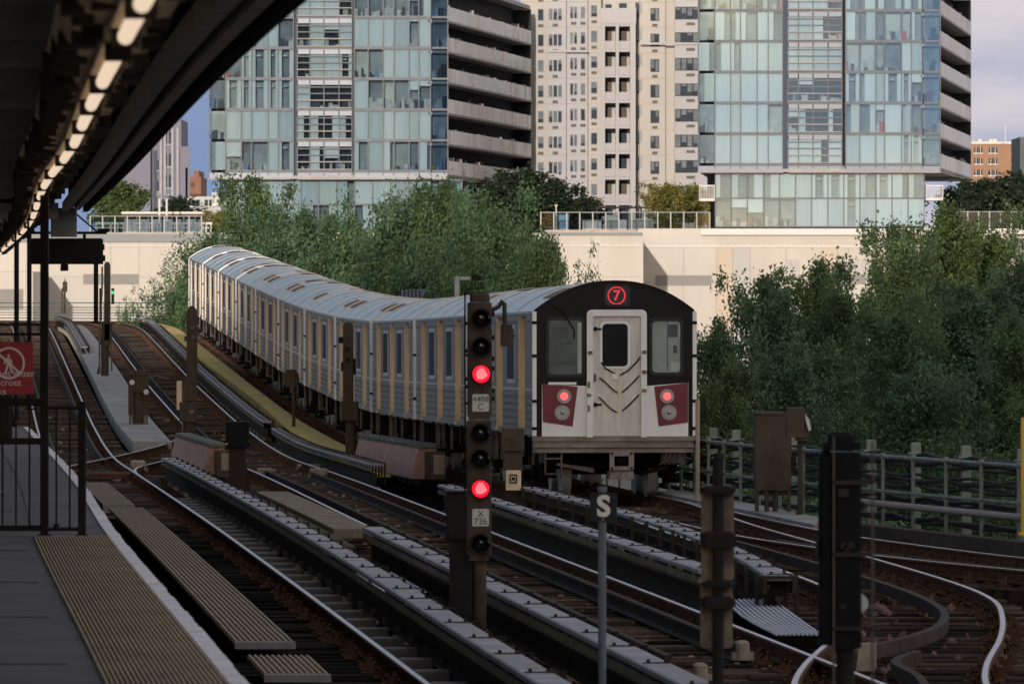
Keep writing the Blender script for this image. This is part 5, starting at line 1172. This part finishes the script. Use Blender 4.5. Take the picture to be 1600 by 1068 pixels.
for i,(px0,px1,py0,lab,m) in enumerate([(872,889,330,'blue framed box on the terrace between the towers',mat('shed_blue',(.2,.32,.42),.7,0,.3,2)),(910,940,340,'white table set on the terrace between the towers',coping),(948,966,331,'grey roof plant box on the terrace',shedm),(985,1020,338,'pale wide roof plant box on the terrace',shedm),(1066,1086,345,'small wooden crate-like bench by the right tower base',wallw)]):
    p = pxw(px0,0,YB+6); w_ = (px1-px0)*YB/FPX; h = (359-py0)*YB/FPX; mb = MB(); mb.bbox(0,w_,0,1.5,0.0,h*.8,.03)
    mb.box(-.05,w_+.05,-.05,1.55,h*.8+.001,h*.86); 
    for x in (.1,w_*.5,w_-.2): mb.box(x,x+.1,-.06,-.001,.1,h*.78)
    tag(mb.build('roof_box', m, None, None, (p.x,YB+6,ZR)), lab, 'roof box')
p = pxw(930,0,YB+20); mb = MB(); L_=80*YA/FPX; mb.box(0,L_,0,3,2.35,2.5); 
for x in (.1,L_*.33,L_*.66,L_-.3): mb.box(x,x+.18,0,.18,0,2.35)
for k in range(12): mb.box(k*L_/12,k*L_/12+.12,-.4,3.4,2.5,2.62)
tag(mb.build('pergola', mat('pergola_dark', (.04,.04,.045), .8), None, None, (p.x,YB+20,ZR)), 'dark slatted pergola on the terrace between the towers', 'pergola')
p = pxw(869,330,YB+4); o = thing('lamp_post', 'short lone lamp post on the terrace beside the blue framed box', 'lamp post', (p.x,YB+4,ZR)); mb = MB(); mb.cyl((0,0,0),(0,0,2.3),.06,8); mb.build('pole', coping, o); mb = MB(); mb.cyl((0,0,2.3),(0,0,2.5),.16,8); mb.build('lamp_head', wallw, o)
# terrace plants and dark far trees
BT = [tree_mesh(41, H=5, Rr=2.4, nb=26, nt=7, nl=34, leaf=.32, clear=.02, shape=.5, up=.5, lm=leafD), tree_mesh(42, H=5, Rr=2.4, nb=24, nt=7, nl=34, leaf=.3, clear=.02, shape=.5, up=.5, lm=leafY)]
BTG = with_mat(BT[0], leafB)
def shrub(label, px, yt, wpx, Y, v, rot=0, base=None): return tree(label, px, yt, Y, wpx, v, rot, 'plants on the podium roof', (ZR if px > 700 else ZP) if base is None else base, 'tree', 5.0, 2.4, 'garden_tree')
shrub('dark tree beside the balconies of the left tower', 815,272,105,YB+30,BT[0]); shrub('dark tree stepping down right of the left tower', 868,292,90,YB+28,BT[0],1.2); shrub('low dark shrub at the foot of the beige building', 912,312,60,YB+26,BT[0],2)
shrub('dark shrub nearest the left tower base', 772,292,60,YB+27,BT[0],2.6)
shrub('yellow-green tree in front of the beige building', 1044,292,62,YB+18,BT[1]); shrub('yellow-green tree tucked behind the balcony box of the right tower', 1082,298,50,YB+22,BT[1],2)
shrub('dark tree right of the right tower, under the brick building', 1535,286,90,YB+40,BT[0]); shrub('dark tree at the right edge under the brick building', 1592,276,85,YB+36,BT[0],1); shrub('dark shrub behind the fence right of the right tower', 1500,300,60,YB+34,BT[0],3)
shrub('dull green tree under the canopy end, in front of the blue-grey building', 186,290,75,YA+40,BTG); shrub('low dark shrub behind the twin lamp posts', 280,312,60,YA+30,BT[0],1)
shrub('yellowish shrub between the pavilion and the left tower', 337,332,40,YA+10,BT[1],1)
# ------------------------------------------------------------------ glass towers
UN = 47.5                                    # photo detail units per metre on the tower faces
glz = glass_mat('tower_glass', (.77,.875,.91), .25, .04, (.40,.60,.90)); glb = glass_mat('corner_glass', (.5,.62,.72), .32, .04, (.34,.56,.90))
cur = [mat('curtain_pale', (.57,.61,.63), .9, 0, .16, 1.0, 0, (9,1,.15)), mat('curtain_white', (.62,.65,.66), .9, 0, .05, .5), mat('curtain_warm', (.54,.57,.55), .9, 0, .16, 1.0, 0, (9,1,.15)), mat('curtain_grey', (.46,.50,.53), .9, 0, .16, 1.0, 0, (9,1,.15))]
room = [mat('room_dark', (.19,.215,.25), .9, 0, .4, .9), mat('room_mid', (.30,.33,.36), .9, 0, .3, .7), mat('room_pale', (.48,.50,.48), .9, 0, .2, .6)]
junk = [mat('clutter_pale', (.42,.44,.45), .8, 0, .4, 2), mat('clutter_dark', (.05,.06,.08), .8, 0, .4, 2), mat('clutter_red', (.5,.08,.08), .8), mat('clutter_blue', (.15,.22,.4), .8)]
fram = mat('tower_frame', (.075,.082,.10), .5, .3, .1, 1); spand = mat('tower_spandrel', (.085,.10,.125), .35, .2, .25, .6, coat=.3); louv = mat('tower_louvre', (.30,.265,.25), .6, 0, .15, 1); navy = mat('tower_recess', (.03,.045,.08), .6); conc = mat('balcony_slab', (.36,.34,.34), .8, 0, .2, .5)
dark = mat('balcony_dark', (.035,.036,.04), .8, 0, .3, .5)
WM = [glz]+cur+room+junk
def window(parent, x0, x1, z0, z1, y, rr, glass=0, kind=None, rows=1, mats=None):
    mb = MB(); w_ = x1-x0; h = z1-z0
    mb.quad((x0,y,z0),(x1,y,z0),(x1,y,z1),(x0,y,z1),0)
    k = kind if kind is not None else rr.choices(range(6),(30,16,18,16,10,10))[0]
    rm = 5+rr.choices((0,1,2),(5,4,1))[0]; yb = y+1.3
    c = 1+rr.choices(range(4),(5,3,1.2,2))[0]; yc = y+.18
    if k == 0: mb.quad((x0,yc,z0),(x1,yc,z0),(x1,yc,z1),(x0,yc,z1),c)
    else:
        mb.quad((x0,yb,z0),(x1,yb,z0),(x1,yb,z1),(x0,yb,z1),rm)
        if k == 1:
            q = rr.uniform(.3,.75); s = rr.random() < .5
            a,b = (x0,x0+q*w_) if s else (x1-q*w_,x1); mb.quad((a,yc,z0),(b,yc,z0),(b,yc,z1),(a,yc,z1),c)
        if k == 2:
            q = rr.uniform(.1,.55); mb.quad((x0,yc,z1-q*h),(x1,yc,z1-q*h),(x1,yc,z1),(x0,yc,z1),2)
        if k in (2,3,5):
            x = x0
            while x < x1-.15:
                d = rr.uniform(.12,.5); t = rr.uniform(.1,.42)*h
                if rr.random() < .75: mb.box(x,min(x+d,x1),y+.4,y+.8,z0,z0+t,rr.choices((8,9,10,11),(6,5,.4,.8))[0])
                x += d
        if k == 4:
            for a,b in ((x0,x0+.22*w_),(x1-.25*w_,x1)): mb.quad((a,yc,z0),(b,yc,z0),(b,yc,z1),(a,yc,z1),c)
            mb.box(x0+.3*w_,x0+.6*w_,y+.5,y+.9,z1-.25*h,z1-.18*h,8)
    return mb.build('window', [glb if glass else glz]+WM[1:], parent)
def tower(label, pxL, W_, pybot, floors_u, top_floors, cols, depth_line, ph, base_x, base_py, seed, baseR, bal_px):
    Y = 730.0; s = Y/FPX; rr = random.Random(seed)
    xL = pxw(pxL,0,Y).x; zb = pxw(0,pybot,Y).z; base_z = pxw(0,base_py,Y).z
    o = thing('glass_tower', label, 'building', (xL,Y,base_z)); zb -= base_z
    fh = 3.0; nF = top_floors; sp = .72
    z0 = zb+sp; top = z0+nF*fh
    left, mid, right, corner = cols
    fx = lambda u: u/UN
    # dark core, slabs
    mb = MB(); W = fx(W_)
    inner = [(0.15,1.7),(W-2.0,1.7)]+[(x-1.9,y) for x,y in depth_line[1:]]+[(3.2,depth_line[-1][1])]
    mb.prism(inner, zb+.1, top+.3, 'z'); mb.build('core', dark, o)
    mb = MB(); outer = [(.05,.05),(W-.05,.05)]+[(x-.12,y) for x,y in depth_line[1:]]+[(3.1,depth_line[-1][1])]
    mb.prism(outer, zb-.02, zb+.3, 'z'); mb.prism(outer, top+.31, top+.7, 'z'); mb.build('soffit', conc, o)
    # frame: mullions and floor lines
    mb = MB()
    secs = [(left,-.06),(mid,.42),(right,-.06)]
    for cs, yf in secs:
        for u in cs: mb.box(fx(u)-.045,fx(u)+.045,yf-.08,yf+.12,zb+.31,top)
    for k in range(nF+1):
        z = z0+k*fh
        for cs, yf in secs: mb.box(fx(cs[0])+.046,fx(cs[-1])-.046,yf-.05,yf+.9,z-.14,z+.14)
        mb.box(fx(corner[0])+.04,fx(corner[1])-.02,-.02,.4,z-.1,z+.1)
    mb.box(fx(corner[1])-.06,fx(corner[1])+.02,-.12,.1,zb,top)
    if pxL < 1000 or True: mb.box(-.02,.06,-.12,.1,zb,top)
    mb.build('facade_frame', fram, o)
    mb = MB(); mb.box(0.061,fx(left[-1])-.02,-.05,.0,zb+.06,z0-.15); mb.box(fx(mid[0]),fx(right[0])-.1,.40,.45,zb+.06,z0-.15); mb.box(fx(right[0])+.05,fx(corner[1])-.07,-.05,.0,zb+.06,z0-.15); mb.build('spandrel', spand, o)
    mb = MB(); mb.box(-.05,fx(left[-1])+.05,-.14,-.121,zb-.1,zb+.06); mb.box(fx(mid[0]),fx(corner[1])+.03,-.14,-.121,zb-.1,zb+.06); mb.build('bottom_trim', louv, o)
    mb = MB(); mb.box(fx(left[-1])+.05,fx(mid[0])-.05,.5,1.6,zb,top); mb.build('recess', navy, o)
    # louvre bars over the middle bay
    for k in range(nF):
        z = z0+k*fh; mb = MB()
        for dz, m in ((.02,0),(.76,0),(1.42,1),(2.05,1)):
            mb.box(fx(mid[0])-.05,fx(mid[-1])-.03,.12 if m == 0 else .25,.33,z+dz+.1,z+dz+.2,m)
        mb.box(fx(mid[0])-.03,fx(mid[-1])-.05,.34,.46,z+2.42,z+2.86,2)
        mb.build('sun_louvre', [louv, fram, spand], o)
    for k in range(nF):
        z = z0+k*fh
        fk = None
        for cs, yf in secs[::2]:
            kprev = None
            for a,b in zip(cs[:-1],cs[1:]):
                kk = kprev if (kprev is not None and rr.random() < .6) else None
                kprev = rr.choices(range(6),(34,16,16,14,12,8))[0] if kk is None else kk
                window(o, fx(a)+.045, fx(b)-.045, z+.14, z+fh-.14, yf+.02, rr, kind=kprev)
        km = rr.choice((0,0,1,3,2))
        for a,b in zip(mid[:-1],mid[1:]): window(o, fx(a)+.045, fx(b)-.045, z+.14, z+2.4, .44, rr, kind=km if rr.random() < .6 else None)
        window(o, fx(corner[0])+.04, fx(corner[1])-.07, z+.1, z+fh-.1, -.01, rr, glass=1, kind=5)
        if left[0] > 1: window(o, .061, fx(left[0])-.046, z+.14, z+fh-.14, -.01, rr, glass=0, kind=rr.choice((3,5,1)))
    # balconies along the receding side
    pm = [mat('balcony_stained', (.80,.74,.70), .7, 0, .25, 1.2, 0, (1,1,.2), col2=(.45,.33,.27), amt=(.5,.75)), mat('balcony_pale', (.80,.80,.82), .6, 0, .15, 1.2), mat('balcony_glass', (.40,.47,.45), .3, 0, .4, 2.5, coat=.3)]
    for k in range(-0, nF):
        z = z0+k*fh-sp*.0-.2; mb = MB(); pts = [(depth_line[0][0]+.03,.02)]+list(depth_line[1:])
        col = rr.random()
        for i in range(len(pts)-1):
            (xa,ya),(xb,yb) = pts[i],pts[i+1]; n = max(4,int((yb-ya)/2.0))
            for q in range(n):
                t0,t1 = q/n,(q+1)/n-.004; A = (xa+(xb-xa)*t0, ya+(yb-ya)*t0); B = (xa+(xb-xa)*t1, ya+(yb-ya)*t1)
                mm = rr.choices((0,1,2),(5,3,1) if col < .4 else ((1,5,1) if col < .7 else (2,1,5)))[0]; hp = 1.22
                mb.hexa([(A[0]-.1,A[1],z-.12),(A[0],A[1],z-.12),(B[0],B[1],z-.12),(B[0]-.1,B[1],z-.12),(A[0]-.1,A[1],z+hp),(A[0],A[1],z+hp),(B[0],B[1],z+hp),(B[0]-.1,B[1],z+hp)], mm)
            mb.hexa([(xa-2.0,ya,z-.3),(xa-.02,ya,z-.3),(xb-.02,yb,z-.3),(xb-2.0,yb,z-.3),(xa-2.0,ya,z-.05),(xa-.02,ya,z-.05),(xb-.02,yb,z-.05),(xb-2.0,yb,z-.05)], 3)
            for q in range(int((yb-ya)/3)):
                t = (q+rr.random()*.8)/max(1,int((yb-ya)/3)); x = xa+(xb-xa)*t-rr.uniform(.3,.8); y = ya+(yb-ya)*t; hh = rr.uniform(.2,.9)
                mb.box(x-.25,x+.25,y,y+.5,z,z+1.2+hh*.5,rr.choice((3,4,4)))
        mb.build('balcony', pm+[conc, dark], o)
    xe, ye = depth_line[-1]; mb = MB(); mb.box(xe-2.3,xe-.02,ye+.01,ye+.3,zb,top+.3); mb.build('end_wall', dark, o)
    # recessed base storeys
    bx0, bx1 = base_x; hb = zb-.05; n = 13; bl = xx0 = pxw(bx0,0,Y).x-xL; br = pxw(bx1,0,Y).x-xL
    mb = MB(); mb.box(bl,br,2.6,30,0,hb); mb.build('base_core', dark, o)
    mb = MB()
    for i in range(n+1): x = bl+(br-bl)*i/n; mb.box(x-.04,x+.04,.9,1.1,0,hb)
    for z in (0.0,hb*.52,hb-.12): mb.box(bl+.041,br-.041,.92,1.12,z+.001,z+.12)
    mb.build('base_frame', fram, o)
    for row,(za,zb_) in enumerate(((.13,hb*.52),(hb*.52+.13,hb-.13))):
        kp = None
        for i in range(n):
            kp = kp if kp is not None and rr.random() < .5 else rr.choices(range(6),(40,14,10,8,16,8))[0]
            window(o, bl+(br-bl)*i/n+.045, bl+(br-bl)*(i+1)/n-.045, za, zb_, 1.0, rr, kind=kp)
    for (b0,b1,c0_,c1_) in bal_px:
        x0,x1 = pxw(b0,0,Y).x-xL, pxw(b1,0,Y).x-xL; za,zb2 = pxw(0,c1_,Y).z-base_z, pxw(0,c0_,Y).z-base_z
        mb = MB(); mb.box(x0,x1,.3,4,za,za+.25); mb.box(x0,x1,.3,.4,zb2-.12,zb2)
        k = 9
        for i in range(k+1): x = x0+(x1-x0-.06)*i/k; mb.box(x,x+.06,.32,.38,za+.251,zb2-.121)
        mb.box(x0,x0+.08,.41,4,za+.251,zb2); mb.box(x1-.08,x1,.41,4,za+.251,zb2); mb.build('low_balcony', coping, o)
    return o
LFT = ([77,72+78,197,274,320,392],[407,467,532,602,660],[670,737,807,857,927,972,1027],(1030,1107))
cA = ([77,150,197,274,320,392],[409,467,532,602,662],[672,737,807,857,927,972,1027],(1031,1107))
tower('glass tower left of the beige building, its right side stacked with stained balconies', 326.5, 1107, 279, None, 6, cA, [(23.3,0),(29.3,47),(31.6,66)], 0, (357,722), 364, 5, 0, [(331,355,301,322)])
cB = ([78,151,197,274,325,393],[418,466,534,604,668],[684,749,823,864,943,988,1038],(1044,1123))
tower('glass tower right of the beige building, its base clear above the white coping', 1090.5, 1123, 268.5, None, 6, cB, [(23.64,0),(29.3,50),(30.2,58)], 0, (1118,1445), 355, 8, 0, [(1093,1117,289,314),(1447,1474,289,313)])

# ------------------------------------------------------------------ beige apartment block
YC = 801.0; SC = YC/FPX
bgA = mat('beige_render', (.48,.445,.41), .9, 0, .05, .12); bgB = mat('mauve_render', (.45,.43,.44), .9, 0, .05, .12); bgJ = mat('beige_joint', (.40,.35,.31), .9)
wfr = mat('white_window_frame', (.40,.39,.39), .9, spec=.05); wgl = mat('apartment_glass', (.045,.055,.07), .6, 0, .4, .5, spec=.05); wbl = mat('apartment_blind', (.17,.19,.21), .9, 0, .3, .6, spec=.05); acm = mat('ac_grille', (.14,.125,.12), .8)
bb = thing('apartment_building', 'beige apartment block with stacked recessed balconies between the two glass towers', 'building', (pxw(838,0,YC).x,YC,0))
ox = bb.location.x
def CX_(u): return pxw(800+u/2.963,0,YC).x-ox        # detail units of the enlarged photo
def CZ_(v): return HC-(v/2.963-YH)*SC
mb = MB()
ztop = CZ_(-220)
segs = [(40,165,0,0),(165,250,-1.4,1),(250,350,-.7,1),(350,412,0,0),(590,710,-.4,0),(710,752,.3,0),(752,900,-1.5,1)]
for a,b,y,m in segs: mb.box(CX_(a),CX_(b)-.002,y,22,0,ztop,m)
mb.box(CX_(412),CX_(590)-.002,2.2,22,0,ztop,0)
mb.build('wall', [bgA, bgB], bb)
mb = MB()
for a,b in ((412,430),(480,494),(546,572)): mb.box(CX_(a),CX_(b),-1.0,2.19,0,CZ_(45))
mb.box(CX_(410),CX_(574),-1.05,2.19,CZ_(112),CZ_(40)); mb.build('pilaster', bgB, bb)
rr = random.Random(4)
PIT = 118.0
for k in range(-1, 8):
    v0 = 70+PIT*k
    mb = MB()
    mb.box(CX_(430.5),CX_(479.5),-.9,2.1,CZ_(v0+172),CZ_(v0+160)); mb.box(CX_(494.5),CX_(545.5),-.9,2.1,CZ_(v0+172),CZ_(v0+160))
    mb.build('balcony_slab', bgB, bb)
    mb = MB()
    for a,b in ((431,479),(495,545)):
        mb.box(CX_(a),CX_(b),-.8,-.7,CZ_(v0+159),CZ_(v0+122)); 
        for i in range(7): x = CX_(a)+(CX_(b)-CX_(a))*i/7; mb.box(x,x+.06,-.84,-.801,CZ_(v0+159),CZ_(v0+120))
    mb.build('balcony_parapet', [bgB], bb)
    mb = MB(); mb.box(CX_(434),CX_(462),2.0,2.19,CZ_(v0+159),CZ_(v0+66)); mb.box(CX_(497),CX_(532),2.0,2.19,CZ_(v0+159),CZ_(v0+60)); mb.build('balcony_door', [wgl if rr.random() < .5 else mat('balcony_door_dark', (.09,.07,.06), .7)], bb)
    mb = MB(); mb.box(CX_(573),CX_(586),1.0,2.19,CZ_(v0+116),CZ_(v0+58)); mb.build('slot_opening', navy, bb)
    for (uc,w_,dv,y,ac) in ((133,30,0,0,1),(200,64,0,-1.4,1),(285,36,-10,-.7,1),(328,24,-10,-.7,1),(380,32,-18,0,1),(597,8,-30,-.4,0),(661,40,-53,-.4,1),(808,108,-58,-1.5,2)):
        if k >= 6 and uc < 300 and False: continue
        vc = v0+dv+ (0 if uc > 0 else 0)+ (52 if uc > 600 else 0)
        vc += 0
        x0,x1 = CX_(uc-w_/2),CX_(uc+w_/2); za,zb_ = CZ_(vc+29),CZ_(vc-29)
        mb = MB(); mb.box(x0,x1,y-.06,y-.003,za,zb_,0); n = max(1,round(w_/24)); 
        for i in range(n):
            a = x0+(x1-x0)*i/n+.07; b = x0+(x1-x0)*(i+1)/n-.07; mb.box(a,b,y-.075,y-.061,za+.08,zb_-.08,rr.choice((1,1,2)));
            if rr.random() < .6: mb.box(a,b,y-.085,y-.0751,zb_-.08-rr.uniform(.2,.9),zb_-.08,2)
        wn = mb.build('window', [wfr if uc < 600 else wgl, wgl, wbl], bb)
        if ac:
            mb = MB(); ww = .28 if ac == 1 else .45; xc = (x0+x1)/2+(.4 if ac == 2 else 0); mb.box(xc-ww,xc+ww,y-.1,y-.003,za-.62,za-.32); 
            for i in range(3): mb.box(xc-ww+.03,xc+ww-.03,y-.12,y-.101,za-.6+i*.09,za-.57+i*.09)
            mb.build('air_conditioner', acm, bb)
mb = MB()
for k in range(-1,9):
    z = CZ_(70+PIT*k+58)
    for a,b,y,m in segs[:-1]: mb.box(CX_(a)+.05,CX_(b)-.05,y-.03,y-.002,z-.025,z+.025)
mb.build('joint', bgJ, bb)
mb = MB()
for a,b,v,y in ((165,350,240,-1.5),(590,900,205,-1.6)): mb.box(CX_(a)+.01,CX_(b)-.01,y-.15,y-.0,CZ_(v+5),CZ_(v-5))
mb.build('cornice', bgB, bb)

# ------------------------------------------------------------------ far buildings
def simple_block(name, label, px0, px1, pyt, Y, m, wins, wm, steps_=(), depth=25, trim=None):
    p = pxw(px0,0,Y); o = thing(name, label, 'building', (p.x,Y,GZ)); s = Y/FPX
    q = lambda px: (px-px0)*s
    zz_ = lambda py: HC-(py-YH)*s-GZ
    mb = MB(); mb.box(0,q(px1),0,depth,0,zz_(pyt))
    for (a,b,t,d) in steps_: mb.box(q(a),q(b),d,depth-1,zz_(pyt)+.0,zz_(t)) if t < pyt else mb.box(q(a),q(b),d,-.003,0,zz_(t))
    mb.build('wall', m, o)
    for (a,b,t,u) in wins:
        mb = MB(); mb.box(q(a),q(b),-.15,-.01,zz_(u),zz_(t)); mb.box(q(a)-.1,q(b)+.1,-.25,-.01,zz_(u)-.2,zz_(u)-.001,1); mb.box((q(a)+q(b))/2-.06,(q(a)+q(b))/2+.06,-.2,-.151,zz_(u),zz_(t),1); mb.build('window', [wm, trim or m], o)
    return o, q, zz_
greyb = mat('blue_grey_block', (.19,.19,.24), .9, 0, .1, .1); 
gw = [(a,a+9,t,t+20) for a in (206,258,) for t in (205,240,273)]+[(a,a+7,t,t+16) for a in (218,246,285) for t in (250,283)]
o,q,z_ = simple_block('apartment_building', 'blue-grey stepped building seen under the canopy edge', 150, 283, 186, 1200, greyb, gw, wgl, [(283,297,229,-.5),(160,236,196,-2.0)], trim=wfr)
mb = MB()
for px in (240,): mb.box(q(px),q(px+5),-.4,-.02,0,z_(235))
for px in (164,176,188,200,214,228,250,256,268,276,290): mb.box(q(px),q(px)+.35,-.7 if px < 236 else -.5,-.01,0,z_(262 if px > 282 else 200),1)
mb.build('shaft', [navy, mat('grey_pier', (.36,.35,.39), .9)], o)
o,q,z_ = simple_block('chimney_tower', 'small red-brown brick tower between the grey building and the left glass tower', 296, 314, 276, 1300, mat('brown_brick', (.24,.12,.085), .9, 0, .2, .3), [(299,303,284,292)], wgl, [(301,310,266,2)])
o,q,z_ = simple_block('low_block', 'low flat white roof edge between the small brick tower and the left glass tower', 292, 345, 307, 900, mat('low_white', (.5,.5,.5), .8, 0, .1, .2), [(300,312,312,322),(320,332,312,322)], wgl)
brick = mat('orange_brick', (.33,.19,.12), .9, 0, .12, .2)
bw = [(a,a+6,t,t+9) for a in (1522,1529,1545,1552,1580,1587,1612,1620) for t in (230,247,265,281,297)]
o,q,z_ = simple_block('brick_building', 'orange brick apartment house beyond the right tower', 1512, 1650, 223, 1500, brick, bw, wgl, [(1565,1572,222.9,-.6)], trim=coping)
mb = MB(); mb.box(q(1514),q(1650),-.4,-.01,z_(225),z_(221.5)); mb.cyl((q(1572),2,z_(223)),(q(1572),2,z_(196)),.12,6)
for px in (1532,1549,1556): mb.cyl((q(px),2,z_(223)),(q(px),2,z_(217)),.5,8)
mb.build('roof_fitting', coping, o)
o,q,z_ = simple_block('brick_building', 'slice of a dark green-grey building at the far right edge behind the trees', 1594, 1680, 214, 1400, mat('dull_green_block', (.10,.12,.13), .8, 0, .2, .2), [(1600,1606,240,250)], wgl)
# glass fence right of the right tower
rail_terrace('post-and-glass railing right of the right tower base', 1478, 1600, YB+3, pxw(0,357,YB).z, 17, 330)
# unseen towers added behind the camera to keep the low sun off the tracks
ot = mat('office_concrete', (.30,.28,.27), .9, 0, .15, .05)
for i in range(6):
    x0 = -200+i*42; h = 113+[1,-1,-4.5,0,-1,1][i]; y0 = -520+[0,-14,6,-8,4,-4][i]
    t = thing('office_tower', ['grey office tower behind the camera, outermost to the left','grey office tower behind the camera, second in its row','grey office tower behind the camera, third in its row','grey office tower behind the camera, fourth in its row','grey office tower behind the camera, fifth in its row','grey office tower behind the camera, nearest the tracks'][i], 'building', (x0,y0,GZ))
    mb = MB(); mb.box(0,41,-30,0,0,h-GZ); mb.build('wall', ot, t)
    mb = MB()
    for k in range(24): mb.box(1,40,.01,.2,6+k*4.4,8.4+k*4.4)
    mb.build('window_band', wgl, t)
    mb = MB(); mb.box(6,35,-25,-5,h-GZ+.01,h-GZ+4); mb.build('plant_room', ot, t)
